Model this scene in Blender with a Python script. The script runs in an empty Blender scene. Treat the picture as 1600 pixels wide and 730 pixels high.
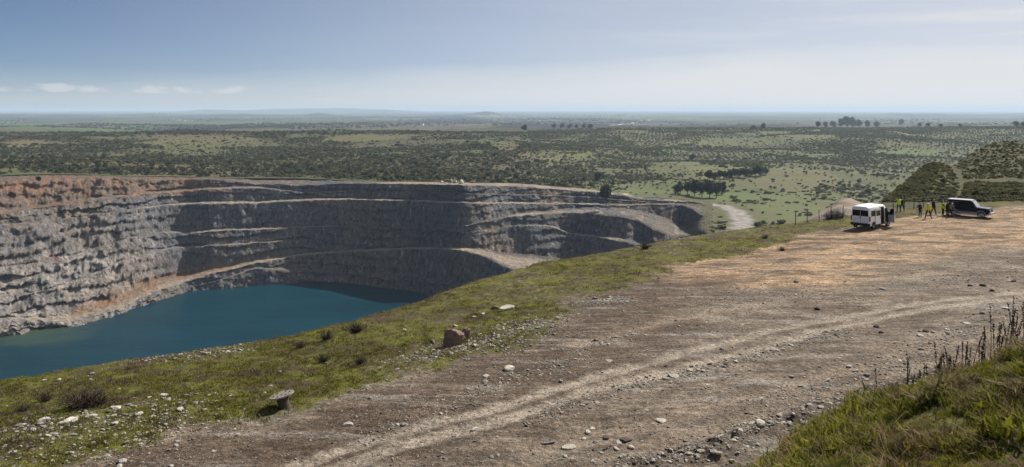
import bpy, bmesh, math, random
import numpy as np
from mathutils import Vector, Matrix, Euler

# ------------------------------------------------------------------ camera, sky, sun, exposure
F, CX, HY = 1256.0, 800.0, 173.0          # focal length in photo pixels, centre column, eye-level row
S = bpy.context.scene
col = S.collection
cam_d = bpy.data.cameras.new('camera')
cam = bpy.data.objects.new('camera', cam_d); col.objects.link(cam)
cam_d.sensor_width = 36.0; cam_d.lens = 36.0 * F / 1600
cam_d.shift_y = -(365 - HY) / 1600
cam_d.clip_start = 0.2; cam_d.clip_end = 120000
cam.location = (0, 0, 0); cam.rotation_euler = (math.radians(90), 0, 0)
S.camera = cam
S.view_settings.view_transform = 'Standard'; S.view_settings.look = 'None'
S.view_settings.exposure = 0.55; S.view_settings.gamma = 1.0
S.view_settings.use_curve_mapping = False
S.render.engine = 'CYCLES'
S.cycles.use_denoising = True
S.cycles.max_bounces = 6; S.cycles.diffuse_bounces = 3; S.cycles.glossy_bounces = 2
S.cycles.transmission_bounces = 4; S.cycles.volume_bounces = 1; S.cycles.transparent_max_bounces = 8

SUN_AZ, SUN_EL = 46.0, 41.0               # degrees to the right of the view axis, and up
world = bpy.data.worlds.new('World'); S.world = world; world.use_nodes = True
def build_world():
    nt = world.node_tree; N = nt.nodes; L = nt.links; N.clear()
    out = N.new('ShaderNodeOutputWorld'); bg = N.new('ShaderNodeBackground')
    sky = N.new('ShaderNodeTexSky'); sky.sky_type = 'NISHITA'; sky.sun_disc = False
    sky.sun_elevation = math.radians(SUN_EL); sky.sun_rotation = math.radians(SUN_AZ)
    sky.altitude = 100; sky.air_density = 0.52; sky.dust_density = 0.25; sky.ozone_density = 4.0
    bg.inputs[1].default_value = 0.05
    tc = N.new('ShaderNodeTexCoord')
    def math_(op, a, b=None, clamp=False):
        n = N.new('ShaderNodeMath'); n.operation = op; n.use_clamp = clamp
        for i, v in enumerate((a, b)):
            if v is None: continue
            if isinstance(v, (int, float)): n.inputs[i].default_value = v
            else: L.new(v, n.inputs[i])
        return n.outputs[0]
    def ss(x, a, b):
        n = N.new('ShaderNodeMapRange'); n.interpolation_type = 'SMOOTHSTEP'
        L.new(x, n.inputs[0]); n.inputs[1].default_value = a; n.inputs[2].default_value = b
        return n.outputs[0]
    sep = N.new('ShaderNodeSeparateXYZ'); L.new(tc.outputs['Generated'], sep.inputs[0])
    # direction on a cloud layer: azimuth-like and elevation-like coordinates
    az = math_('ARCTAN2', sep.outputs[0], sep.outputs[1]); el = sep.outputs[2]
    def noise(sx, sy, scale, detail, rough, off, dist=0.0):
        c = N.new('ShaderNodeCombineXYZ')
        L.new(math_('MULTIPLY', az, sx), c.inputs[0]); L.new(math_('MULTIPLY', el, sy), c.inputs[1]); c.inputs[2].default_value = off
        n = N.new('ShaderNodeTexNoise'); n.inputs['Scale'].default_value = scale; n.inputs['Detail'].default_value = detail
        n.inputs['Roughness'].default_value = rough; n.inputs['Distortion'].default_value = dist
        L.new(c.outputs[0], n.inputs['Vector']); return n.outputs[0]
    # high thin veil, in long streaks
    veil_n = noise(1.0, 7.0, 2.2, 7, 0.55, 3.1, 0.3)
    edge = math_('ADD', el, math_('MULTIPLY', math_('SUBTRACT', veil_n, 0.5), 0.09))
    edge = math_('SUBTRACT', edge, math_('MULTIPLY', az, 0.055))
    low = math_('SUBTRACT', 1.0, ss(edge, 0.02, 0.105))
    fil = ss(noise(1.2, 22.0, 2.6, 8, 0.62, 8.4, 0.5), 0.52, 0.72)
    fil = math_('MULTIPLY', fil, ss(az, -0.1, 0.5))
    veil = math_('MULTIPLY', math_('MAXIMUM', math_('MULTIPLY', low, 0.92), math_('MULTIPLY', fil, 0.55)),
                 math_('ADD', 0.45, math_('MULTIPLY', ss(az, -0.6, 0.35), 0.55)))
    thin = math_('MULTIPLY', ss(az, -0.75, 0.55), math_('ADD', 0.46, math_('MULTIPLY', veil_n, 0.36)))
    veil = math_('MAXIMUM', veil, math_('ADD', thin, math_('MULTIPLY', math_('MULTIPLY', fil, 0.3), thin)))
    # small far cumulus heads low over the left horizon
    cn = noise(1.0, 2.2, 22.0, 7, 0.58, 4.7, 0.3)
    band = math_('MULTIPLY', ss(el, 0.016, 0.021), math_('SUBTRACT', 1.0, ss(el, 0.022, 0.044)))
    band = math_('MULTIPLY', band, math_('SUBTRACT', 1.0, ss(az, -0.32, -0.12)))
    cum = math_('MULTIPLY', ss(math_('MULTIPLY', cn, band), 0.40, 0.52), 0.6)
    mix = N.new('ShaderNodeMix'); mix.data_type = 'RGBA'
    L.new(veil, mix.inputs[0]); L.new(sky.outputs[0], mix.inputs[6]); mix.inputs[7].default_value = (10.9, 10.85, 10.9, 1)
    mix2 = N.new('ShaderNodeMix'); mix2.data_type = 'RGBA'
    L.new(cum, mix2.inputs[0]); L.new(mix.outputs[2], mix2.inputs[6]); mix2.inputs[7].default_value = (10.0, 9.9, 10.1, 1)
    L.new(mix2.outputs[2], bg.inputs[0]); L.new(bg.outputs[0], out.inputs[0])
build_world()
sun_d = bpy.data.lights.new('sun', 'SUN'); sun_d.energy = 5.0; sun_d.angle = math.radians(0.53); sun_d.color = (1, 0.93, 0.83)
sun = bpy.data.objects.new('sun', sun_d); col.objects.link(sun)
_d = Vector((math.sin(math.radians(SUN_AZ)) * math.cos(math.radians(SUN_EL)), math.cos(math.radians(SUN_AZ)) * math.cos(math.radians(SUN_EL)), math.sin(math.radians(SUN_EL))))
sun.rotation_euler = _d.to_track_quat('Z', 'Y').to_euler()

# ------------------------------------------------------------------ small helpers
random.seed(7); RNG = np.random.default_rng(11)
def _hash(ix, iy, seed):
    h = (ix.astype(np.int64) * 374761393 + iy.astype(np.int64) * 668265263 + seed * 1442695041) & 0xffffffff
    h = ((h ^ (h >> 13)) * 1274126177) & 0xffffffff
    h = h ^ (h >> 16)
    return (h & 0xffff) / 65535.0
def vnoise(x, y, seed=0):
    x = np.asarray(x, float); y = np.asarray(y, float)
    ix = np.floor(x); iy = np.floor(y); fx = x - ix; fy = y - iy
    fx = fx * fx * (3 - 2 * fx); fy = fy * fy * (3 - 2 * fy)
    ix = ix.astype(np.int64); iy = iy.astype(np.int64)
    a = _hash(ix, iy, seed); b = _hash(ix + 1, iy, seed); c = _hash(ix, iy + 1, seed); d = _hash(ix + 1, iy + 1, seed)
    return (a * (1 - fx) + b * fx) * (1 - fy) + (c * (1 - fx) + d * fx) * fy
def fbm(x, y, seed=0, octv=4, gain=0.5):
    s = 0; a = 1.0; t = 0; f = 1.0
    for o in range(octv):
        s = s + a * (vnoise(x * f + 17.3 * o, y * f - 9.1 * o, seed + o) - 0.5); t += a; a *= gain; f *= 2.03
    return s / t * 2
def sstep(x, a, b):
    t = np.clip((x - a) / (b - a), 0, 1); return t * t * (3 - 2 * t)

def mesh_np(name, V, faces, attrs=None, smooth=True):
    V = np.asarray(V, np.float32); faces = np.asarray(faces, np.int32)
    me = bpy.data.meshes.new(name); k = faces.shape[1]
    me.vertices.add(len(V)); me.vertices.foreach_set('co', V.ravel())
    me.loops.add(faces.size); me.loops.foreach_set('vertex_index', faces.ravel())
    me.polygons.add(len(faces)); me.polygons.foreach_set('loop_start', np.arange(0, faces.size, k, dtype=np.int32))
    if smooth: me.polygons.foreach_set('use_smooth', np.ones(len(faces), bool))
    me.update(calc_edges=True)
    for a, v in (attrs or {}).items():
        v = np.asarray(v, np.float32)
        if v.ndim == 1: me.attributes.new(a, 'FLOAT', 'POINT').data.foreach_set('value', v)
        else: me.attributes.new(a, 'FLOAT_VECTOR', 'POINT').data.foreach_set('vector', v.ravel())
    return me
def grid_faces(nu, nv, keep=None):
    i, j = np.meshgrid(np.arange(nu - 1), np.arange(nv - 1), indexing='ij')
    a = i * nv + j
    f = np.stack([a, a + nv, a + nv + 1, a + 1], -1).reshape(-1, 4)
    return f if keep is None else f[keep.ravel()]
def link(name, me, mat=None, parent=None, **kw):
    o = bpy.data.objects.new(name, me); col.objects.link(o)
    if mat is not None and me is not None and len(me.materials) == 0: me.materials.append(mat)
    if parent is not None: o.parent = parent
    for k, v in kw.items(): o[k] = v
    return o
def empty(name, loc, rz=0, **kw):
    o = link(name, None, **kw); o.location = loc; o.rotation_euler = (0, 0, rz); o.empty_display_size = 0.3; return o
def copy_tree(o, parent=None):
    c = o.copy(); col.objects.link(c); c.parent = parent
    for ch in list(o.children): copy_tree(ch, c)
    return c

# node material helper
class MT:
    def __init__(s, name, rough=0.9, spec=0.25):
        s.m = bpy.data.materials.new(name); s.m.use_nodes = True
        s.nt = s.m.node_tree; s.N = s.nt.nodes; s.L = s.nt.links
        s.b = s.N['Principled BSDF']; s.b.inputs['Roughness'].default_value = rough
        s.b.inputs['Specular IOR Level'].default_value = spec
    def _in(s, sock, v):
        if isinstance(v, (int, float)): sock.default_value = v
        elif isinstance(v, tuple): sock.default_value = v[:3] if sock.type == 'VECTOR' else (*v[:3], 1)
        else: s.L.new(v, sock)
    def coord(s): return s.N.new('ShaderNodeTexCoord').outputs['Object']
    def geo(s): return s.N.new('ShaderNodeNewGeometry').outputs['Position']
    def attr(s, n):
        a = s.N.new('ShaderNodeAttribute'); a.attribute_name = n; return a.outputs['Fac']
    def scale(s, vec, sc):
        n = s.N.new('ShaderNodeVectorMath'); n.operation = 'MULTIPLY'; s.L.new(vec, n.inputs[0]); n.inputs[1].default_value = sc; return n.outputs[0]
    def noise(s, vec, sc, detail=4, rough=0.55, dist=0.0):
        n = s.N.new('ShaderNodeTexNoise'); n.inputs['Scale'].default_value = sc; n.inputs['Detail'].default_value = detail
        n.inputs['Roughness'].default_value = rough; n.inputs['Distortion'].default_value = dist; s.L.new(vec, n.inputs['Vector']); return n.outputs[0]
    def voro(s, vec, sc, out='Distance', rand=1.0):
        n = s.N.new('ShaderNodeTexVoronoi'); n.inputs['Scale'].default_value = sc; n.inputs['Randomness'].default_value = rand
        s.L.new(vec, n.inputs['Vector']); return n.outputs[out]
    def rng(s, x, a, b, c=0.0, d=1.0, smooth=True):
        n = s.N.new('ShaderNodeMapRange'); n.interpolation_type = 'SMOOTHSTEP' if smooth else 'LINEAR'
        s._in(n.inputs[0], x)
        for i, v in enumerate((a, b, c, d)): n.inputs[i + 1].default_value = v
        return n.outputs[0]
    def math(s, op, a, b=None, clamp=False):
        n = s.N.new('ShaderNodeMath'); n.operation = op; n.use_clamp = clamp; s._in(n.inputs[0], a)
        if b is not None: s._in(n.inputs[1], b)
        return n.outputs[0]
    def mix(s, f, a, b, mode='MIX'):
        n = s.N.new('ShaderNodeMix'); n.data_type = 'RGBA'; n.blend_type = mode
        s._in(n.inputs[0], f); s._in(n.inputs[6], a); s._in(n.inputs[7], b); return n.outputs[2]
    def gain(s, c, f):      # colour times scalar
        n = s.N.new('ShaderNodeVectorMath'); n.operation = 'SCALE'; s._in(n.inputs[0], c); s._in(n.inputs['Scale'], f); return n.outputs[0]
    def rand(s): return s.N.new('ShaderNodeObjectInfo').outputs['Random']
    def bump(s, h, strength=0.5, dist=0.05):
        n = s.N.new('ShaderNodeBump'); n.inputs['Strength'].default_value = strength; n.inputs['Distance'].default_value = dist
        s.L.new(h, n.inputs['Height']); s.L.new(n.outputs[0], s.b.inputs['Normal'])
    def color(s, c): s._in(s.b.inputs['Base Color'], c); return s.m
def plain_mat(name, c, rough=0.6, spec=0.4, metal=0.0, var=0.12, sc=6.0):
    t = MT(name, rough, spec); t.b.inputs['Metallic'].default_value = metal
    n = t.noise(t.coord(), sc, 4)
    return t.color(t.gain((*c, 1), t.rng(n, 0.25, 0.75, 1 - var, 1 + var)))

def ray(px, py, D): return np.array([(px - CX) / F * D, D, -(py - HY) / F * D])

# ------------------------------------------------------------------ foreground terrain: heights
EDGE_PX = [(-700, 740, 15.6), (-300, 652, 15.0), (0, 597, 14.5), (200, 563, 14.2), (420, 532, 13.9), (560, 501, 13.6), (680, 464, 13.3), (760, 434, 13.1),
           (860, 407, 12.9), (1000, 384, 12.7), (1130, 362, 12.5), (1260, 346, 12.4), (1320, 338, 12.3), (1400, 327, 12.3), (1480, 317.5, 12.3), (1600, 312, 12.3), (1900, 306, 12.3)]
EDGE = np.array([[(x - CX) / F * (z * F / (y - HY)), z * F / (y - HY), -z] for x, y, z in EDGE_PX])
def seg_dist(P, poly):
    """signed distance to a polyline (positive on its right-hand side) and the interpolated third value"""
    best = np.full(len(P), 1e9); sign = np.ones(len(P)); val = np.zeros(len(P))
    for a, b in zip(poly[:-1], poly[1:]):
        d = b[:2] - a[:2]; L2 = d @ d
        t = np.clip(((P - a[:2]) @ d) / L2, 0, 1)
        q = a[:2] + t[:, None] * d; r = P - q; dist = np.hypot(r[:, 0], r[:, 1])
        cr = d[1] * r[:, 0] - d[0] * r[:, 1]
        m = dist < best
        best = np.where(m, dist, best); sign = np.where(m, np.where(cr >= 0, 1, -1), sign)
        val = np.where(m, a[2] + t * (b[2] - a[2]) if len(a) > 2 else 0, val)
    return best * sign, val
# the spoil mound the photographer stands on: thin-plate surface through these spots
MOUND = np.array([[0, 0, -1.7], [6.65, 22, -9.9], [7.76, 19.5, -7.56], [8.36, 17.5, -6.2], [8.92, 16, -5.25], [9.55, 15, -4.57],
    [6.4, 10, -4.25], [4.4, 12, -5.4], [3.0, 14, -7.5], [11, 17.5, -6.4], [10.5, 21, -9.4], [14, 20, -7.5], [13, 14, -3.6], [18, 18, -4.6], [9, 5, -2.4], [20, 8, -2.0], [22, 24, -9.5],
    [0, 8, -5.6], [-4, 8, -6.2], [0, 16, -10.5], [4, 20, -10.9], [-10, 6, -6.5], [-8, 14, -11.5], [5.2, 24.5, -12.2], [10, 27, -12.9], [-3, 22, -13.5], [18, 31, -13.5], [30, 30, -11.5], [30, 10, -3.0], [-20, 2, -9], [-20, 16, -14], [32, 42, -17]])
def _tps(P, C):
    r2 = ((P[:, None, :2] - C[None, :, :2]) ** 2).sum(-1); return np.where(r2 > 0, r2 * np.log(r2 + 1e-9) * 0.5, 0)
_K = _tps(MOUND, MOUND); n = len(MOUND); _A = np.zeros((n + 3, n + 3)); _A[:n, :n] = _K + np.eye(n) * 0.6
_A[:n, n] = 1; _A[:n, n + 1:] = MOUND[:, :2]; _A[n:, :n] = _A[:n, n:].T
_W = np.linalg.solve(_A, np.r_[MOUND[:, 2], 0, 0, 0])
def mound_z(P):
    out = np.empty(len(P))
    for i in range(0, len(P), 60000):
        p = P[i:i + 60000]; out[i:i + 60000] = _tps(p, MOUND) @ _W[:n] + _W[n] + p @ _W[n + 1:]
    return out
def fg_parts(P):
    d, ez = seg_dist(P, EDGE)
    inner = sstep(d, 0.0, 16.0)
    z = ez * (1 - inner) + (-12.25) * inner
    z = z + 0.16 * fbm(P[:, 0] / 9, P[:, 1] / 9, 3, 3)
    out = np.maximum(-d + 0.3, 0)
    z = z - np.where(out > 0, 0.85 * (np.sqrt(out * out + 2.0 ** 2) - 2.0), 0)
    m = np.full(len(P), -99.0); near = (P[:, 1] < 46) & (P[:, 0] > -26)
    if near.any(): m[near] = mound_z(P[near])
    return d, z, m
def fg_z(P):
    d, z, m = fg_parts(P)
    k = 0.35; h = np.clip(0.5 + 0.5 * (m - z) / k, 0, 1)
    zz = z * (1 - h) + m * h + k * h * (1 - h)
    return np.where(m < -50, z, zz), d, h
def fg_hit(px, py, it=40):
    D = 12.2 * F / max(py - HY, 5)
    lo, hi = 3.0, 160.0
    Ds = np.geomspace(4.5, 130, 900)
    P = np.stack([(px - CX) / F * Ds, Ds], -1); z, _, _ = fg_z(P)
    s = -(py - HY) / F * Ds
    w = np.where(s <= z)[0]
    i = w[0] if len(w) else len(Ds) - 1
    if i > 0:
        a0 = s[i - 1] - z[i - 1]; a1 = s[i] - z[i]; t = a0 / (a0 - a1) if a0 != a1 else 0
        D = Ds[i - 1] + t * (Ds[i] - Ds[i - 1])
    else: D = Ds[0]
    p = np.array([[(px - CX) / F * D, D]]); return np.array([p[0, 0], D, fg_z(p)[0][0]])
def fg_line(pts): return np.array([fg_hit(x, y) for x, y in pts])

# ------------------------------------------------------------------ foreground terrain: mesh
def dist_line(P, line, w):
    d, _ = seg_dist(P, line); return np.abs(d) / w, d
TRACKS = [[(330, 768), (455, 730), (585, 689), (696, 656), (770, 637), (900, 599), (973, 576), (1097, 545), (1250, 508), (1320, 494), (1440, 473), (1600, 456), (1760, 445)],
          [(430, 768), (537, 730), (622, 700), (733, 671), (900, 616), (973, 599), (1097, 567), (1250, 527), (1320, 508), (1440, 484), (1600, 464), (1760, 452)]]
OLDTRK = [[(700, 765), (900, 690), (1100, 640), (1250, 598), (1420, 550), (1600, 512)], [(820, 765), (990, 705), (1150, 660), (1300, 618), (1450, 570), (1600, 535)],
          [(900, 540), (1050, 500), (1200, 470), (1330, 440), (1480, 425)], [(1130, 420), (1230, 398), (1330, 376), (1420, 360), (1530, 352)], [(1180, 425), (1330, 392), (1450, 372), (1600, 345)]]
GRASS_B = [(60, 768), (150, 731), (300, 682), (455, 641), (555, 615), (640, 597), (714, 567), (788, 541), (862, 504), (930, 462), (1010, 437), (1100, 410), (1180, 389), (1260, 368), (1330, 356), (1400, 342), (1500, 331), (1620, 322)]
def build_foreground():
    ts = np.linspace(-0.93, 0.93, 820)
    Ys = np.r_[np.linspace(3, 9, 26)[:-1], np.linspace(9, 24, 120)[:-1], 1 / np.linspace(1 / 24, 1 / 130, 330)]
    T, Y = np.meshgrid(ts, Ys, indexing='ij'); X = T * Y
    P = np.stack([X.ravel(), Y.ravel()], -1)
    z, d, mo = fg_z(P)
    gb = fg_line(GRASS_B); gd, _ = seg_dist(P, gb)
    jit = 1.3 * fbm(P[:, 0] / 3.1, P[:, 1] / 3.1, 21, 4) + 2.0 * fbm(P[:, 0] / 11, P[:, 1] / 11, 22, 3)
    grass = sstep(-gd + jit, -1.0, 1.8)
    patch = fbm(P[:, 0] / 4.3, P[:, 1] / 4.3, 31, 4)
    grass = grass * (0.68 + 0.32 * sstep(patch, -0.45, 0.15))
    grass = np.maximum(grass, sstep(mo, 0.75, 1.0) * sstep(mound_cover(P), 0.0, 1.0))
    trk = np.zeros(len(P)); rut = np.zeros(len(P))
    for l in TRACKS:
        ln = fg_line(l); a, _ = dist_line(P + np.stack([0.3 * fbm(P[:, 0] / 5, P[:, 1] / 5, 5, 3), 0.3 * fbm(P[:, 0] / 5, P[:, 1] / 5, 6, 3)], -1), ln, 1.0)
        trk = np.maximum(trk, 1 - sstep(a + 0.25 * fbm(P[:, 0] / 1.1, P[:, 1] / 1.1, 7, 3), 0.16, 0.58)); rut = np.maximum(rut, np.exp(-(a / 0.45) ** 2))
    old = np.zeros(len(P))
    for l in OLDTRK:
        ln = fg_line(l); a, _ = dist_line(P, ln, 1.0); old = np.maximum(old, (1 - sstep(a, 0.2, 0.8)))
    oc = fg_line([(1190, 414), (1270, 396), (1350, 378), (1440, 370), (1540, 356), (1660, 350)])
    a, _ = dist_line(P, oc, 1.0)
    a2, _ = dist_line(P, fg_line([(1395, 350), (1480, 344), (1560, 338), (1660, 334)]), 1.0); a = np.minimum(a, a2 + 1.5)
    ochre = (1 - sstep(a + 5.0 * fbm(P[:, 0] / 11, P[:, 1] / 4, 41, 5, 0.6), 4.5, 11.0)) * (0.78 + 0.22 * sstep(fbm(P[:, 0] / 14, P[:, 1] / 3.2, 42, 4, 0.6), -0.3, 0.12))
    red = sstep(gd + 1.5 * fbm(P[:, 0] / 4, P[:, 1] / 4, 51, 4), -1, 1.2) * (1 - sstep(gd + 3 * fbm(P[:, 0] / 7, P[:, 1] / 7, 52, 4), 4.0, 11.0))
    rub = np.exp(-((mo - 0.5) / 0.42) ** 2) * (mo > 0.02)
    bl = fg_line([(930, 750), (1040, 722), (1130, 698), (1215, 668), (1300, 638), (1400, 606), (1500, 578)]); ba, _ = dist_line(P, bl, 1.0)
    berm = np.exp(-((ba + 0.25 * fbm(P[:, 0] / 1.2, P[:, 1] / 1.2, 66, 3)) / 0.85) ** 2) * (mo < 0.7); rub = np.maximum(rub, berm)
    z = z + berm * (0.16 + 0.30 * fbm(P[:, 0] / 0.7, P[:, 1] / 0.7, 67, 4))
    amp = 0.05 + 0.10 * grass * (mo < 0.6) + 0.1 * rub
    z = z + amp * fbm(P[:, 0] / 0.9, P[:, 1] / 0.9, 61, 4) + 0.02 * fbm(P[:, 0] / 0.22, P[:, 1] / 0.22, 62, 2)
    z = z + 0.16 * grass * (mo < 0.5) * fbm(P[:, 0] / 2.6, P[:, 1] / 2.6, 63, 3) * sstep(np.abs(d), 0, 3)
    z = z - 0.07 * rut - 0.05 * old
    V = np.stack([X.ravel(), Y.ravel(), z], -1)
    nv = len(Ys)
    keep = (d.reshape(X.shape)[:-1, :-1] > -36)
    me = mesh_np('plateau_ground', V, grid_faces(len(ts), nv, keep), dict(grass=grass, track=trk, old=old, ochre=ochre, red=red, rubble=rub, mound=mo))
    return me
def mound_cover(P):     # 1 where the mound is grassed, 0 on its rubble foot
    z = mound_z(P); b = -12.2
    return sstep(z + 0.5 * fbm(P[:, 0] / 1.7, P[:, 1] / 1.7, 71, 3), b + 1.5, b + 2.6)

def ground_material():
    t = MT('plateau_earth', 0.95, 0.12); p = t.geo()
    n1 = t.noise(p, 0.35, 6, 0.6); n2 = t.noise(p, 2.6, 6, 0.62); n3 = t.noise(p, 14, 4, 0.65)
    peb = t.voro(p, 9.0); pebc = t.voro(p, 9.0, 'Color'); peb2 = t.voro(p, 26.0); pc2 = t.voro(p, 26.0, 'Color')
    dirt = t.mix(t.rng(n1, 0.35, 0.65), (0.135, 0.108, 0.081), (0.235, 0.19, 0.147))
    dirt = t.mix(t.rng(n2, 0.4, 0.7, 0, 0.6), dirt, (0.12, 0.092, 0.072))
    dirt = t.mix(t.math('MULTIPLY', t.attr('red'), t.rng(n2, 0.25, 0.6, 0.45, 0.9)), dirt, (0.092, 0.064, 0.045))
    och = t.mix(t.rng(n2, 0.35, 0.68), (0.50, 0.345, 0.21), (0.31, 0.205, 0.122))
    nst = t.noise(t.scale(p, (0.35, 1.0, 1.0)), 0.55, 6, 0.65, 0.6)
    och = t.mix(t.rng(nst, 0.49, 0.58, 0, 0.9), och, (0.12, 0.088, 0.056))
    dirt = t.mix(t.math('MULTIPLY', t.attr('ochre'), t.rng(n1, 0.3, 0.6, 0.55, 1.0)), dirt, och)
    mp = t.N.new('ShaderNodeMapping'); mp.inputs['Rotation'].default_value = (0, 0, math.radians(-36)); mp.inputs['Scale'].default_value = (0.14, 1.0, 1.0); t.L.new(p, mp.inputs['Vector'])
    band = t.noise(mp.outputs[0], 0.9, 7, 0.68, 0.35); wash = t.noise(mp.outputs[0], 3.2, 6, 0.7, 0.3); noch = t.math('SUBTRACT', 1.0, t.math('MULTIPLY', t.attr('ochre'), 0.8))
    dirt = t.mix(t.math('MULTIPLY', t.rng(band, 0.52, 0.62, 0, 0.75), noch), dirt, t.mix(t.rng(n3, 0.35, 0.65), (0.165, 0.15, 0.132), (0.31, 0.28, 0.245)))
    dirt = t.mix(t.rng(band, 0.36, 0.46, 0.6, 0), dirt, (0.098, 0.068, 0.047)); dirt = t.gain(dirt, t.rng(wash, 0.36, 0.64, 0.76, 1.2))
    dirt = t.mix(t.math('MULTIPLY', t.attr('old'), t.rng(n2, 0.3, 0.7, 0.2, 0.75)), dirt, (0.27, 0.21, 0.155))
    dirt = t.mix(t.math('MULTIPLY', t.attr('track'), t.rng(n2, 0.25, 0.7, 1.0, 0.7)), dirt, (0.325, 0.275, 0.222))
    # loose small stones pressed into the ground
    sx = t.N.new('ShaderNodeSeparateColor'); t.L.new(pebc, sx.inputs[0])
    sx2 = t.N.new('ShaderNodeSeparateColor'); t.L.new(pc2, sx2.inputs[0])
    st = t.math('MULTIPLY', t.rng(peb, 0.16, 0.30, 1, 0), t.rng(t.math('ADD', sx.outputs[0], t.rng(n1, 0.35, 0.7, -0.25, 0.25)), 0.62, 0.72))
    st2 = t.math('MULTIPLY', t.rng(peb2, 0.2, 0.38, 1, 0), t.rng(sx2.outputs[0], 0.55, 0.7))
    stc = t.mix(sx.outputs[1], (0.13, 0.11, 0.10), (0.40, 0.37, 0.33)); stc2 = t.mix(sx2.outputs[1], (0.07, 0.055, 0.045), (0.36, 0.32, 0.28))
    dirt = t.mix(t.math('MULTIPLY', st2, 0.9), dirt, stc2)
    dirt = t.gain(dirt, t.rng(t.noise(p, 6.0, 6, 0.85), 0.36, 0.64, 0.45, 1.5))
    dirt = t.gain(dirt, t.rng(t.noise(t.scale(p, (0.45, 1.0, 1.0)), 1.1, 5, 0.7, 0.5), 0.35, 0.65, 0.72, 1.22))
    dirt = t.mix(t.math('MULTIPLY', st, 0.85), dirt, stc)
    # thin turf
    g1 = t.noise(p, 0.55, 5, 0.6); g2 = t.noise(p, 5.0, 5, 0.6)
    gr = t.mix(t.rng(g1, 0.32, 0.62), (0.068, 0.062, 0.024), (0.135, 0.134, 0.023))
    gr = t.mix(t.rng(g2, 0.42, 0.66, 0, 0.75), gr, (0.045, 0.048, 0.014))
    gr = t.mix(t.rng(n3, 0.5, 0.72, 0, 0.6), gr, (0.12, 0.10, 0.045))
    gb = t.noise(t.scale(p, (0.5, 1.0, 1.0)), 0.5, 6, 0.68, 0.5)
    gr = t.mix(t.rng(gb, 0.47, 0.6, 0, 0.9), gr, (0.072, 0.052, 0.031)); gr = t.mix(t.rng(gb, 0.28, 0.42, 0.7, 0), gr, (0.15, 0.148, 0.022))
    gm = t.rng(t.math('ADD', t.attr('grass'), t.rng(n2, 0.3, 0.7, -0.3, 0.3)), 0.35, 0.7)
    c = t.mix(gm, dirt, gr)
    c = t.mix(t.math('MULTIPLY', t.attr('rubble'), t.rng(n2, 0.3, 0.6, 0.95, 0.4)), c, (0.062, 0.047, 0.037))
    h = t.math('ADD', t.math('MULTIPLY', n3, 0.5), t.math('ADD', t.math('MULTIPLY', st, 0.6), t.math('MULTIPLY', st2, 0.25)))
    t.bump(t.math('ADD', h, n2), 1.0, 0.13)
    return t.color(c)
fgo = link('ground', build_foreground(), ground_material(), kind='structure')

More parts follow.
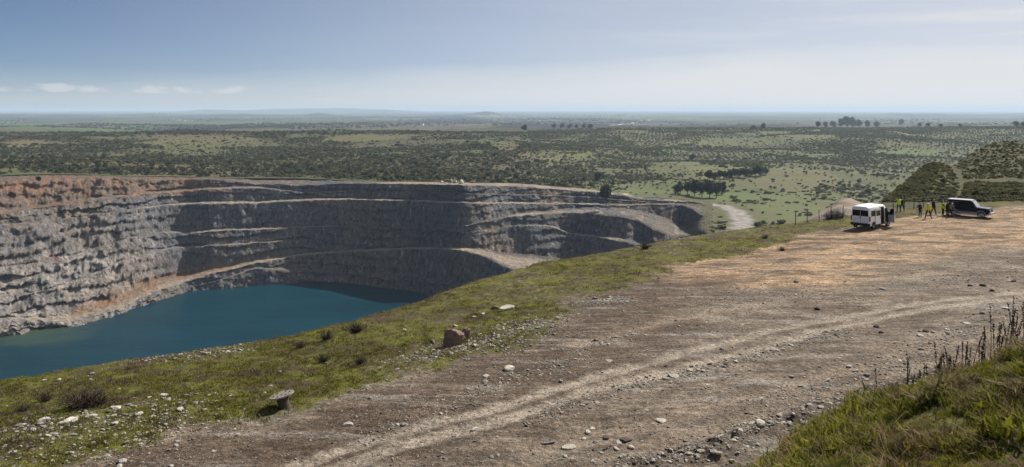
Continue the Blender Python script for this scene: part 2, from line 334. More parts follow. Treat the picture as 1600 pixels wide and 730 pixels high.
# ------------------------------------------------------------------ open pit: lofted benches
PIT_X = [-500, -250, -100, 0, 60, 110, 160, 200, 250, 290, 330, 400, 475, 550, 640, 690, 730, 760, 800, 830, 860, 890, 920, 950, 980, 1000, 1020, 1045, 1060, 1080, 1095, 1110, 1150]
ROWS = dict(
 W  =[680, 600, 555, 526, 512, 505, 496, 485, 468, 456, 452, 447, 441, 443, 455, 467, 478, 488, 505, 520, 535, 555, 575, 595, 620, 640, 660, 690, 700, 710, 720, 730, 740],
 B1c=[645, 575, 535, 510, 505, 502, 492, 480, 461, 449, 442, 420, 424, 427, 431, 442, 455, 465, 482, 495, 510, 528, 545, 565, 585, 600, 615, 640, 655, 670, 680, 690, 700],
 B1t=[643, 574, 533, 508, 504, 501.5, 491.5, 479.5, 460.5, 448.5, 441, 417, 421, 425, 429, 440, 453, 463, 480, 493, 508, 526, 543, 563, 583, 598, 613, 638, 653, 668, 678, 688, 698],
 B2c=[610, 548, 515, 495, 498, 500, 489, 476, 452, 441, 428, 412, 399, 393, 389, 389.5, 393, 402, 420, 425, 430, 440, 450, 455, 460, 470, 480, 490, 500, 510, 520, 525, 540],
 B2t=[608, 546, 513, 493, 493, 487, 473, 458.5, 434.5, 427, 421, 407, 395.5, 390, 386, 386, 387, 389, 396, 398, 400, 405, 410, 414, 418, 422, 430, 440, 450, 455, 460, 470, 480],
 B3c=[550, 495, 475, 460, 455, 440, 420, 405, 391, 386, 384, 380, 375, 371, 370, 369, 368, 364, 352.5, 352, 353, 365.5, 369, 373, 379, 385, 392, 400, 405, 408, 408, 410, 415],
 B3t=[548, 493, 473, 459, 453, 438, 418, 402, 388, 384, 382, 378, 373.5, 370.5, 369.5, 368.5, 367.5, 363, 351, 350.2, 351, 363.5, 366, 369, 373, 376, 384, 392, 396, 398, 400, 402, 405],
 B4c=[480, 445, 425, 415, 408, 400, 386, 373, 366, 363.5, 361.5, 359, 355, 353, 356, 357, 353, 346, 338.5, 336.5, 334.5, 333, 334, 338, 341, 347, 360, 368, 370, 372, 370, 372, 375],
 B4t=[478, 443, 423, 413, 406, 398, 384, 371, 362.5, 360.5, 358.5, 356, 353, 351.5, 355, 356, 352, 345, 335, 331, 328.5, 326, 324, 324, 325, 330, 334, 342, 350, 353, 347, 345, 345],
 B5c=[440, 385, 362, 352, 345, 340, 334, 329, 323, 320, 318.5, 317.5, 313, 312, 314, 316, 318, 318.8, 318, 318.5, 318.5, 319, 320, 321, 322, 321, 320.5, 320, 319.5, 326, 338, 340, 342],
 B5t=[438, 383, 360, 350.5, 343.5, 338, 331.5, 326, 319.5, 316.5, 315, 314.5, 310, 309.3, 311.3, 313.5, 315.5, 316.3, 315.5, 316, 316.5, 317, 317, 318, 318.5, 318, 317.5, 317.5, 317.5, 318, 320, 320, 322],
 B6c=[390, 350, 335, 329, 325, 318.5, 311, 306.5, 301.5, 298.5, 296.5, 294, 301, 299, 301, 302, 303, 304, 304, 305, 306, 307.5, 308, 311, 314, 315, 315.5, 316, 316.5, 317, 319, 319.5, 321],
 B6t=[388, 347, 332, 325, 320.5, 314.5, 307, 302.5, 298, 295, 293, 290.8, 300, 298, 300, 301, 302, 303, 303, 304, 305, 306.5, 307, 310, 313, 314, 315, 315.6, 316.2, 316.5, 318.5, 319, 320.5],
 R  =[325, 292, 284, 281, 280, 279, 277.5, 279, 281, 280.5, 280, 288, 290, 287, 288, 289.5, 290, 290.5, 291, 293, 296, 297.5, 299, 303, 308, 312, 313, 314.5, 315, 315.5, 317, 317.5, 319],
 K  =[320, 288, 281, 278, 277, 276.5, 275.5, 277, 279, 278.5, 278, 285, 286.5, 284, 284, 285, 285.5, 286, 286.5, 288, 291, 293.5, 296, 300, 305, 309, 311, 313, 314, 314.5, 316, 316.5, 318])
ORDER = ['W', 'B1c', 'B1t', 'B2c', 'B2t', 'B3c', 'B3t', 'B4c', 'B4t', 'B5c', 'B5t', 'B6c', 'B6t', 'R', 'K']
WATER_Z = -171.0

# plain heights by column: (distance, eye-relative row) pairs
PLAIN = {
 -1400: [(300, 400), (700, 290), (950, 262), (1300, 240), (1700, 222), (2150, 207), (2600, 208), (4500, 202), (6500, 194.5), (10000, 187), (16000, 181.5), (25000, 177.5), (48000, 174)],
 0:     [(300, 400), (600, 300), (780, 275.5), (950, 260), (1300, 240), (1700, 222), (2150, 206.5), (2600, 208), (4500, 202), (6500, 194.5), (10000, 187), (16000, 181.5), (25000, 177.5), (48000, 174)],
 400:   [(300, 400), (700, 310), (930, 280), (1100, 262), (1400, 240), (1750, 222), (2150, 205.5), (2600, 208), (4500, 203), (6500, 194.5), (10000, 187), (16000, 181.5), (25000, 177.5), (48000, 174)],
 700:   [(300, 450), (700, 320), (925, 283), (1150, 262), (1500, 240), (1900, 222), (2350, 206), (2700, 206.5), (4500, 200), (6500, 193.5), (10000, 187), (16000, 181.5), (25000, 177.5), (48000, 174)],
 900:   [(300, 500), (700, 340), (910, 294), (1060, 280), (1250, 262), (1560, 240), (1950, 222), (2450, 206), (2800, 202), (3500, 203), (6500, 193), (10000, 187), (16000, 181.5), (25000, 177.5), (48000, 174)],
 1000:  [(300, 560), (700, 348), (850, 315), (960, 300), (1120, 280), (1320, 262), (1600, 240), (1950, 222), (2450, 206), (2800, 200), (3500, 203), (6500, 193), (10000, 187), (16000, 181.5), (25000, 177.5), (48000, 174)],
 1200:  [(300, 600), (660, 371), (830, 330), (1000, 300), (1150, 280), (1350, 262), (1600, 240), (1950, 222), (2450, 206), (2800, 199), (3500, 202), (6500, 193), (10000, 187), (16000, 182), (25000, 178), (48000, 174.5)],
 1400:  [(300, 600), (660, 371), (830, 330), (1000, 300), (1150, 280), (1350, 262), (1600, 240), (1950, 222), (2450, 205), (2800, 198.5), (3500, 202), (6500, 193), (10000, 187), (16000, 182.5), (25000, 178), (48000, 174.5)],
 1700:  [(300, 600), (660, 371), (830, 330), (1000, 300), (1150, 280), (1350, 262), (1600, 240), (1950, 222), (2450, 202), (2800, 198), (3500, 201), (6500, 193), (10000, 187), (16000, 182.5), (25000, 178), (48000, 174.5)],
 2900:  [(300, 600), (660, 371), (830, 330), (1000, 300), (1350, 262), (1950, 222), (2450, 202), (2800, 198), (3500, 201), (6500, 193), (10000, 187), (16000, 182.5), (25000, 178), (48000, 174.5)]}
_LD = np.linspace(math.log(250), math.log(48000), 260); _PXS = np.array(sorted(PLAIN))
_TAB = []
for x in _PXS:
    a = np.array(PLAIN[int(x)], float); zz = -(a[:, 1] - HY) / F * a[:, 0]
    _TAB.append(np.interp(_LD, np.log(a[:, 0]), zz))
_TAB = np.array(_TAB); _k = np.hanning(9); _k /= _k.sum()
_TAB = np.array([np.convolve(np.pad(r, 4, 'edge'), _k, 'valid') for r in _TAB])
def plain_z(X, Y):
    X = np.asarray(X, float); Y = np.asarray(Y, float)
    px = np.clip(CX + F * X / Y, _PXS[0], _PXS[-1]); ld = np.clip(np.log(np.maximum(Y, 260)), _LD[0], _LD[-1])
    i = np.clip(np.searchsorted(_PXS, px, side='right') - 1, 0, len(_PXS) - 2); fx = (px - _PXS[i]) / (_PXS[i + 1] - _PXS[i]); fx = fx * fx * (3 - 2 * fx)
    g = (ld - _LD[0]) / (_LD[1] - _LD[0]); j = np.clip(g.astype(int), 0, len(_LD) - 2); fy = g - j
    z0 = _TAB[i, j] * (1 - fy) + _TAB[i, j + 1] * fy; z1 = _TAB[i + 1, j] * (1 - fy) + _TAB[i + 1, j + 1] * fy
    z = z0 * (1 - fx) + z1 * fx
    w = sstep(Y, 930, 1350)
    z = z + w * (22.0 * fbm(X / 430, Y / 430, 5, 3) + 2.5 * fbm(X / 90, Y / 90, 6, 2)) * (1 - 0.75 * sstep(Y, 2100, 2500) * (1 - sstep(Y, 2900, 3300))) + sstep(Y, 3000, 6000) * 7 * fbm(X / 1500, Y / 1500, 9, 3)
    # far rises on the horizon
    for (hx, hd, hw, hh) in FAR_HILLS:
        z = z + hh * np.exp(-(((CX + F * X / Y) - hx) / hw) ** 2 - ((Y - hd) / (hd * 0.14)) ** 2)
    return z
FAR_HILLS = [(60, 14000, 150, 46), (370, 15000, 70, 42), (240, 15500, 50, 38), (330, 33000, 45, 120), (430, 34000, 50, 110), (515, 33000, 60, 160), (600, 33000, 60, 90), (500, 15500, 24, 55),
             (762, 15500, 22, 62), (740, 15500, 50, 25), (1290, 17000, 90, 40), (1440, 16500, 90, 50), (1600, 17500, 60, 55), (-200, 14500, 130, 60)]

def build_pit():
    nx = 1150; px = np.linspace(-500, 1128, nx)
    ker = np.hanning(13); ker /= ker.sum()
    def ev(k):
        v = np.interp(px, PIT_X, ROWS[k]); return np.convolve(np.pad(v, 6, 'edge'), ker, 'valid')
    y = {k: ev(k) for k in ORDER}
    _l = 1 - sstep(px, 150, 420)
    for q, k in enumerate(('B1', 'B2', 'B3', 'B4', 'B5', 'B6')):
        jt = (3.4 * _l + 0.6) * fbm(px / 38, px * 0 + q * 7.7, 500 + q, 4) * (0.35 if k in ('B1', 'B2') else 1.0)
        jt = np.clip(jt, -0.4 * np.abs(y[k + 'c'] - y[ORDER[ORDER.index(k + 'c') - 1]]), 0.4 * np.abs(y[k + 't'] - y[ORDER[ORDER.index(k + 't') + 1]]) + 3)
        y[k + 'c'] = y[k + 'c'] + jt; y[k + 't'] = y[k + 't'] + jt
    jr = (1.6 * (1 - sstep(px, 430, 560)) + 0.35) * fbm(px / 30, px * 0 + 3.3, 520, 4); y['R'] = y['R'] + jr; y['K'] = y['K'] + jr * 0.6
    for a, b in zip(ORDER[:-1], ORDER[1:]): y[b] = np.minimum(y[b], y[a] - 0.25)
    tf = lambda deg: math.tan(math.radians(deg))
    lw = 1 - sstep(px, 120, 320)                 # the left wall: battered, less steep
    face = {}
    for k in ORDER: face[k] = tf(63) * (1 - lw) + tf(43) * lw
    D = {}; h = {}
    def step(k0, k1, tan):
        D[k1] = (h[k0] + tan * D[k0]) / ((y[k1] - HY) / F + tan); h[k1] = (y[k1] - HY) / F * D[k1]
    h['W'] = np.full(nx, -WATER_Z); D['W'] = h['W'] * F / (y['W'] - HY)
    for a, b in zip(ORDER[:-1], ORDER[1:]):
        step(a, b, 0.02 if (b.endswith('t') or b == 'K') else face[b])
    # right end: hung from the upper haul road, whose level it keeps
    sel = px > 760; i0 = np.where(sel)[0][0]
    wgt = sstep(px, 700, 800)
    hb = h['B5t'][np.searchsorted(px, 700)]
    h_left = {k: v.copy() for k, v in h.items()}; D_left = {k: v.copy() for k, v in D.items()}
    h['B5t'] = np.interp(px, [700, 900, 1150], [hb, 98, 100]); D['B5t'] = h['B5t'] * F / (y['B5t'] - HY)
    ib = ORDER.index('B5t')
    for a, b in zip(ORDER[ib:-1], ORDER[ib + 1:]): step(a, b, 0.02 if (b.endswith('t') or b == 'K') else tf(55))
    for i in range(ib, 0, -1):
        a, b = ORDER[i], ORDER[i - 1]
        step(a, b, 0.02 if a.endswith('t') else tf(48))
    for k in ORDER:
        D[k] = D_left[k] * (1 - wgt) + D[k] * wgt; h[k] = (y[k] - HY) / F * D[k]
    print('PIT', {x: [(k, round(float(np.interp(x, px, D[k]))), round(float(-np.interp(x, px, h[k])), 1)) for k in ORDER] for x in (0, 200, 600, 900, 1060)})
    rows = []; kindv = []; orange = []
    t = (px - CX) / F
    wrow = {'B1t': 0.55 + 0 * px, 'B2t': 1.0 + 0 * px, 'B3t': 0.75 * np.maximum(1 - sstep(px, 440, 490), sstep(px, 800, 830)), 'B4t': np.maximum(0.75 * (1 - sstep(px, 520, 560)), 0.85 * sstep(px, 770, 800)), 'B5t': 1.0 - 0.3 * sstep(px, 940, 1000), 'B6t': 0.75 * (1 - sstep(px, 400, 440)), 'K': 0.12 + 0.88 * sstep(px, 540, 640)}
    wts = []
    def add(Dv, Zv, k, o, wt=None): wts.append(np.zeros(nx) if wt is None else wt); rows.append(np.stack([t * Dv, Dv, Zv], -1)); kindv.append(np.full(nx, k) if np.isscalar(k) else k); orange.append(np.full(nx, o))
    # submerged apron
    add(D['W'] - 45, -h['W'] - 30, 1.0, 0.0)
    for i, (a, b) in enumerate(zip(ORDER[:-1], ORDER[1:])):
        tread = b.endswith('t') or b == 'K'; n = 4 if tread else 15
        for s in range(n):
            f = s / n
            o = (i + f) / (len(ORDER) - 1)
            add(D[a] * (1 - f) + D[b] * f, -(h[a] * (1 - f) + h[b] * f), 0.0 if tread else 1.0, o, wrow[b] if tread else None)
    add(D['K'], -h['K'], 0.0, 1.0, wrow['K'])
    back = D['K'] + 25; add(back, plain_z(t * back, back) - 0.6, 0.0, 1.0, 0.5 * wrow['K'])
    V = np.stack(rows, 1); K = np.stack(kindv, 1); O = np.stack(orange, 1); nr = V.shape[1]
    # crags and gullies
    arc = np.r_[0, np.cumsum(np.hypot(*np.diff(V[:, 60, :2], axis=0).T))][:, None] + np.zeros((1, nr))
    Z = V[..., 2]
    gul = fbm(arc / 16 + 0.25 * fbm(arc / 30, Z / 14, 8, 2), Z / 60, 12, 4)
    rough = fbm(arc / 9, Z / 7, 13, 5, 0.6) + 0.45 * fbm(arc / 3.2, Z / 2.8, 27, 3, 0.6); big = fbm(arc / 70, Z / 50, 14, 3); rid = 1 - np.abs(fbm(arc / 22, Z / 16, 15, 4)) * 2.2
    LW = lw[:, None]
    fm = np.zeros_like(K)
    kk = np.array([1, 2, 1.0]) / 4
    fm = np.apply_along_axis(lambda r: np.convolve(np.pad(r, 1, 'edge'), kk, 'valid'), 1, K)
    fade = np.ones(nr); fade[-1] = 0; fade[-2] = 0.2
    rid2 = 1 - np.abs(fbm(arc / 55 + Z / 40, Z / 45, 25, 4)) * 2.2
    blocky = np.floor(fbm(arc / 14, Z / 11, 26, 3) * 5) / 5
    disp = fm * (2.2 * gul + 2.6 * rough + 2.0 * blocky) * (1 + 0.7 * LW) + (2.5 * big + (4.5 * rid + 7.0 * rid2) * LW * (0.25 + 0.75 * fm)) * 1.0
    saw = (Z / 8.5 + 0.9 * fbm(arc / 70, Z / 40, 28, 3)) % 1.0; disp = disp + fm * (0.5 - saw) * (3.2 * LW + 2.0) * (0.5 + 0.9 * sstep(fbm(arc / 40, Z / 20, 30, 3), -0.3, 0.3))
    disp = disp * fade[None, :] * (1 - sstep(px, 1040, 1110))[:, None]
    un = np.stack([-t, -np.ones(nx)], -1); un /= np.hypot(un[:, 0], un[:, 1])[:, None]
    V[..., 0] += disp * un[:, None, 0]; V[..., 1] += disp * un[:, None, 1]
    V[..., 2] += 1.2 * fade[None, :] * fm * (1 + LW) * fbm(arc / 6, Z / 5 + 40, 16, 4) + 0.8 * fade[None, :] * fbm(arc / 6, V[..., 1] / 6, 17, 4)
    w = sstep(px, 1078, 1110)[:, None]
    pz = plain_z(V[..., 0], V[..., 1]) + 0.35 - 1.6 * sstep(px, 1110, 1122)[:, None]
    low = np.minimum(V[..., 2], pz); V[..., 2] = V[..., 2] * (1 - w) + pz * w
    PXG = px[:, None] + np.zeros((1, nr))
    org = sstep(O + 0.06 * fbm(arc / 40, Z / 12, 18, 4), 0.74, 0.82) * (1 - sstep(PXG, 230, 430))
    ramp = np.exp(-((O - 0.27) / 0.05) ** 2) * (1 - sstep(PXG, 330, 560)) * sstep(PXG, 60, 130)
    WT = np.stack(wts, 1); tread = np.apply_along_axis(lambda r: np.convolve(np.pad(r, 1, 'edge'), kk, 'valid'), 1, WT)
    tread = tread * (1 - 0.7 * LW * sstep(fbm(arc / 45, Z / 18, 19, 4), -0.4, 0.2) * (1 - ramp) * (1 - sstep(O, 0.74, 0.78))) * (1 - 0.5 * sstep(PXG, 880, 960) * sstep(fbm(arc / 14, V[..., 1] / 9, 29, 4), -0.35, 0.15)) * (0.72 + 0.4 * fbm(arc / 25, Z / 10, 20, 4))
    soil = sstep(PXG + 25 * fbm(arc / 20, Z / 20, 23, 3), 1060, 1105)
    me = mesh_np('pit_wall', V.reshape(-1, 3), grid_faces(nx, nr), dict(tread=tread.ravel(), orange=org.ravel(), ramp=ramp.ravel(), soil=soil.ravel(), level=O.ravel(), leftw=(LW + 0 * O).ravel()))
    return me, px, back, V
def pit_material():
    t = MT('pit_rock', 0.92, 0.15); p = t.geo()
    ps = t.scale(p, (1, 1, 0.45)); tilt = t.scale(p, (0.5, 0.5, 1.6))
    n1 = t.noise(p, 0.011, 6, 0.62, 0.8); n2 = t.noise(ps, 0.05, 8, 0.7, 0.8); n3 = t.noise(ps, 0.3, 7, 0.7, 0.4); n4 = t.noise(tilt, 0.07, 7, 0.7, 1.2)
    streak = t.noise(t.scale(p, (1, 1, 0.10)), 0.25, 6, 0.62); blk = t.voro(ps, 0.14)
    lw = t.attr('leftw')
    rock = t.mix(t.rng(n1, 0.40, 0.60), (0.125, 0.133, 0.152), (0.215, 0.176, 0.148))
    rock = t.mix(t.rng(n4, 0.50, 0.62, 0, 0.8), rock, (0.135, 0.138, 0.118))
    lite = t.mix(t.rng(n2, 0.38, 0.6), (0.30, 0.262, 0.235), (0.56, 0.50, 0.45))
    lev = t.attr('level')
    rock = t.mix(t.math('MULTIPLY', t.math('MULTIPLY', lw, t.rng(n4, 0.36, 0.58, 1.0, 0.3)), t.rng(lev, 0.46, 0.70, 1.0, 0.12)), rock, lite)
    rock = t.mix(t.rng(n2, 0.54, 0.68, 0, 0.75), rock, (0.155, 0.098, 0.072))
    rock = t.mix(t.rng(streak, 0.55, 0.68, 0, 0.7), rock, (0.40, 0.385, 0.37))
    rock = t.mix(t.rng(n3, 0.50, 0.64, 0, 0.85), rock, (0.055, 0.048, 0.046))
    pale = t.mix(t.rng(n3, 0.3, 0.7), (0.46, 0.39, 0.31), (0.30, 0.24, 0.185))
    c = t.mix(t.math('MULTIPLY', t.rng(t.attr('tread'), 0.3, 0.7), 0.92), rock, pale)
    org = t.mix(t.rng(n2, 0.40, 0.58), (0.32, 0.165, 0.092), (0.20, 0.138, 0.10)); org = t.mix(t.rng(n4, 0.48, 0.6, 0, 0.8), org, (0.115, 0.10, 0.062)); org = t.mix(t.rng(n3, 0.5, 0.66, 0, 0.6), org, (0.08, 0.06, 0.045))
    c = t.mix(t.math('MULTIPLY', t.attr('orange'), t.rng(n4, 0.3, 0.62, 1.0, 0.45)), c, org)
    c = t.mix(t.math('MULTIPLY', t.rng(t.attr('ramp'), 0.5, 0.95), t.rng(n2, 0.3, 0.6, 0.95, 0.5)), c, (0.27, 0.155, 0.085))
    c = t.mix(t.attr('soil'), c, t.mix(t.rng(n2, 0.4, 0.6), (0.15, 0.125, 0.078), (0.105, 0.11, 0.052)))
    hgt = t.math('ADD', t.math('ADD', n3, t.math('MULTIPLY', n2, 1.6)), t.math('ADD', t.math('MULTIPLY', blk, 0.5), t.math('MULTIPLY', streak, 0.8)))
    t.bump(hgt, 1.0, 4.5)
    return t.color(c)
pit_me, PIT_PX, PIT_BACK, PITV = build_pit()
link('pit_terrain', pit_me, pit_material(), kind='structure')

def build_water():
    w = PITV[:, 1, :2]   # waterline ring
    pts = [(float(a), float(b)) for a, b in w[::12] + np.array([0, 9.0])]
    t0 = (PIT_PX[0] - CX) / F; t1 = (1000 - CX) / F
    pts = [p for p in pts if p[0] / p[1] < t1]
    pts += [(t1 * 180, 180.0), (t0 * 180, 180.0)]
    bm = bmesh.new(); bm.faces.new([bm.verts.new((x, y, WATER_Z)) for x, y in pts]); bmesh.ops.triangulate(bm, faces=bm.faces[:])
    me = bpy.data.meshes.new('lake'); bm.to_mesh(me); bm.free()
    t = MT('lake_water', 0.3, 0.5); p = t.geo(); t.b.inputs['IOR'].default_value = 1.33
    n = t.noise(p, 0.02, 4); sh = t.noise(p, 0.006, 3)
    t.b.inputs['Specular IOR Level'].default_value = 0.12
    w1 = t.noise(t.scale(p, (1, 1.0, 1)), 0.5, 4, 0.6)
    t.bump(t.math('ADD', w1, t.math('MULTIPLY', t.noise(t.scale(p, (0.4, 1.0, 1)), 0.09, 4, 0.6), 2.0)), 0.22, 0.5)
    sp = t.N.new('ShaderNodeSeparateXYZ'); t.L.new(p, sp.inputs[0])
    c = t.mix(t.rng(t.noise(t.scale(p, (0.35, 1.0, 1)), 0.016, 5, 0.6, 0.6), 0.35, 0.65), (0.002, 0.026, 0.040), (0.003, 0.034, 0.051))
    # silty shallows along the sunken ramp
    dx = t.math('DIVIDE', t.math('ADD', sp.outputs[0], 372), 60.0); dy = t.math('DIVIDE', t.math('SUBTRACT', sp.outputs[1], 632), 75.0)
    r = t.math('SQRT', t.math('ADD', t.math('MULTIPLY', dx, dx), t.math('MULTIPLY', dy, dy)))
    c = t.mix(t.math('MULTIPLY', t.rng(t.math('ADD', r, t.rng(n, 0.3, 0.7, -0.25, 0.25)), 0.15, 0.9, 1, 0), 0.6), c, (0.06, 0.08, 0.04))
    return link('lake', me, t.color(c), kind='structure')
build_water()

# ------------------------------------------------------------------ plain to the horizon
def plain_hit(px, py):
    Ds = np.geomspace(320, 47000, 1600); z = plain_z((px - CX) / F * Ds, Ds); s = -(py - HY) / F * Ds
    w = np.where(s <= z)[0]; i = w[0] if len(w) else len(Ds) - 1; D = Ds[i]
    return np.array([(px - CX) / F * D, D, z[i]])
PATHS = [([(1090, 317), (1130, 322), (1152, 332), (1160, 345), (1158, 360), (1150, 375)], 13, 'road'), ([(976, 303), (992, 313), (1002, 318)], 5, 'path'),
         ([(1190, 250), (1250, 254), (1320, 264), (1420, 276)], 9, 'dirt'), ([(1375, 204), (1400, 207), (1435, 215)], 7, 'path'), ([(955, 196), (1000, 190), (1020, 186)], 22, 'path')]
MEADOWS = [(1090, 266, 95, 11), (1150, 222, 85, 7), (870, 243, 75, 10), (1235, 312, 40, 14), (1000, 302, 40, 9), (1150, 308, 70, 8), (1420, 238, 70, 6), (790, 228, 25, 9), (330, 222, 120, 12), (560, 216, 70, 6), (40, 225, 50, 8), (1230, 330, 60, 25)]
def meadow(px, py):
    m = np.zeros(np.shape(px))
    for (a, b, ra, rb) in MEADOWS: m = np.maximum(m, 1 - sstep(np.hypot((px - a) / ra, (py - b) / rb), 0.6, 1.15))
    return m
def build_plain():
    ts = np.linspace(-1.25, 1.25, 760); Ys = np.exp(np.r_[np.linspace(math.log(300), math.log(3500), 300)[:-1], np.linspace(math.log(3500), math.log(47000), 130)])
    T, Y = np.meshgrid(ts, Ys, indexing='ij'); X = T * Y; Z = plain_z(X, Y)
    px = CX + F * T; py = HY - F * Z / Y
    md = meadow(px, py)
    P = np.stack([X.ravel(), Y.ravel()], -1); at = {}
    for pts, w, nm in PATHS:
        ln = np.array([plain_hit(*q) for q in pts]); d, _ = seg_dist(P, ln)
        a = 1 - sstep(np.abs(d) / w + 0.45 * fbm(P[:, 0] / 9, P[:, 1] / 9, 3, 4), 0.45, 1.0); at[nm] = np.maximum(at.get(nm, 0), a)
    tb = np.interp(T[:, 0], (PIT_PX - CX) / F, PIT_BACK, left=0, right=0)
    tb = np.where(T[:, 0] > (1106 - CX) / F, 0, tb)
    keep = (Y[:-1, 1:] > tb[:-1, None] - 6)
    right = sstep(px, 780, 960)
    me = mesh_np('plain', np.stack([X, Y, Z], -1).reshape(-1, 3), grid_faces(len(ts), len(Ys), keep), dict(meadow=md.ravel(), right=right.ravel(), far=sstep(Y, 2900, 4200).ravel(), **at))
    t = MT('countryside', 0.95, 0.1); p = t.geo()
    n1 = t.noise(p, 0.004, 5, 0.6); n2 = t.noise(p, 0.02, 6, 0.62); n3 = t.noise(p, 0.16, 4, 0.6)
    scrub = t.mix(t.rng(n2, 0.35, 0.65), (0.052, 0.052, 0.029), (0.092, 0.082, 0.048))
    scrub = t.mix(t.rng(n1, 0.45, 0.65, 0, 0.7), scrub, (0.07, 0.085, 0.03))
    green = t.mix(t.rng(n2, 0.35, 0.65), (0.072, 0.086, 0.036), (0.125, 0.128, 0.06))
    green = t.mix(t.rng(n1, 0.5, 0.7, 0, 0.5), green, (0.13, 0.115, 0.06))
    c = t.mix(t.math('MULTIPLY', t.attr('right'), t.rng(n1, 0.3, 0.6, 1.0, 0.6)), scrub, green)
    c = t.mix(t.math('MULTIPLY', t.attr('meadow'), t.rng(n2, 0.3, 0.65, 1.0, 0.55)), c, t.mix(t.attr('right'), (0.13, 0.11, 0.055), (0.115, 0.14, 0.05)))
    c = t.mix(t.rng(n3, 0.5, 0.75, 0, 0.45), c, (0.045, 0.05, 0.022))
    vc = t.voro(t.scale(p, (0.0075, 0.0055, 0)), 1.0, 'Color'); vs = t.N.new('ShaderNodeSeparateColor'); t.L.new(vc, vs.inputs[0])
    c = t.mix(t.rng(vs.outputs[0], 0.55, 0.62, 0, 0.4), c, (0.15, 0.13, 0.075)); c = t.mix(t.rng(vs.outputs[1], 0.6, 0.66, 0, 0.4), c, (0.075, 0.105, 0.04)); c = t.mix(t.rng(vs.outputs[2], 0.6, 0.66, 0, 0.35), c, (0.085, 0.07, 0.05))
    # far farmland: strips of crop, fallow and woodland
    fp = t.scale(p, (0.0011, 0.00042, 0)); fc = t.voro(fp, 1.0, 'Color'); sx = t.N.new('ShaderNodeSeparateColor'); t.L.new(fc, sx.inputs[0])
    fld = t.mix(t.rng(sx.outputs[0], 0.45, 0.5), (0.018, 0.023, 0.020), (0.085, 0.075, 0.052))
    fld = t.mix(t.rng(sx.outputs[1], 0.55, 0.6), fld, (0.07, 0.105, 0.036))
    fld = t.mix(t.rng(sx.outputs[2], 0.6, 0.64), fld, (0.05, 0.048, 0.042))
    fld = t.mix(t.rng(t.noise(t.scale(p, (0.5, 0.2, 1)), 0.004, 5), 0.5, 0.6, 0, 0.8), fld, (0.04, 0.045, 0.028))
    c = t.mix(t.attr('far'), c, fld)
    c = t.mix(t.attr('dirt'), c, (0.075, 0.06, 0.042)); c = t.mix(t.attr('path'), c, (0.36, 0.30, 0.23)); c = t.mix(t.attr('road'), c, t.mix(t.rng(n3, 0.35, 0.65), (0.17, 0.16, 0.15), (0.30, 0.275, 0.25)))
    t.bump(n3, 0.6, 1.5)
    return link('terrain', me, t.color(c), kind='structure')
build_plain()
# ------------------------------------------------------------------ lookups on the finished foreground sheet
def fg_lookup():
    me = fgo.data; nt_, ny_ = 820, 474
    n = len(me.vertices); ny_ = n // nt_
    co = np.empty(n * 3, np.float32); me.vertices.foreach_get('co', co); co = co.reshape(nt_, ny_, 3)
    at = {}
    for k in ('grass', 'track', 'old', 'ochre', 'red', 'rubble', 'mound'):
        a = np.empty(n, np.float32); me.attributes[k].data.foreach_get('value', a); at[k] = a.reshape(nt_, ny_)
    return np.linspace(-0.93, 0.93, nt_), co[0, :, 1].astype(float), co[..., 2], at
FGT, FGY, FGZ, FGA = fg_lookup()
def fgs(P, key=None):
    P = np.atleast_2d(np.asarray(P, float)); t = P[:, 0] / P[:, 1]
    g = np.clip((t - FGT[0]) / (FGT[1] - FGT[0]), 0, len(FGT) - 1.001); i = g.astype(int); fx = g - i
    j = np.clip(np.searchsorted(FGY, P[:, 1], side='right') - 1, 0, len(FGY) - 2); fy = np.clip((P[:, 1] - FGY[j]) / (FGY[j + 1] - FGY[j]), 0, 1)
    A = FGZ if key is None else FGA[key]
    return (A[i, j] * (1 - fx) + A[i + 1, j] * fx) * (1 - fy) + (A[i, j + 1] * (1 - fx) + A[i + 1, j + 1] * fx) * fy
def spot(px, py):
    p = fg_hit(px, py); return Vector((p[0], p[1], float(fgs(p[:2])[0])))

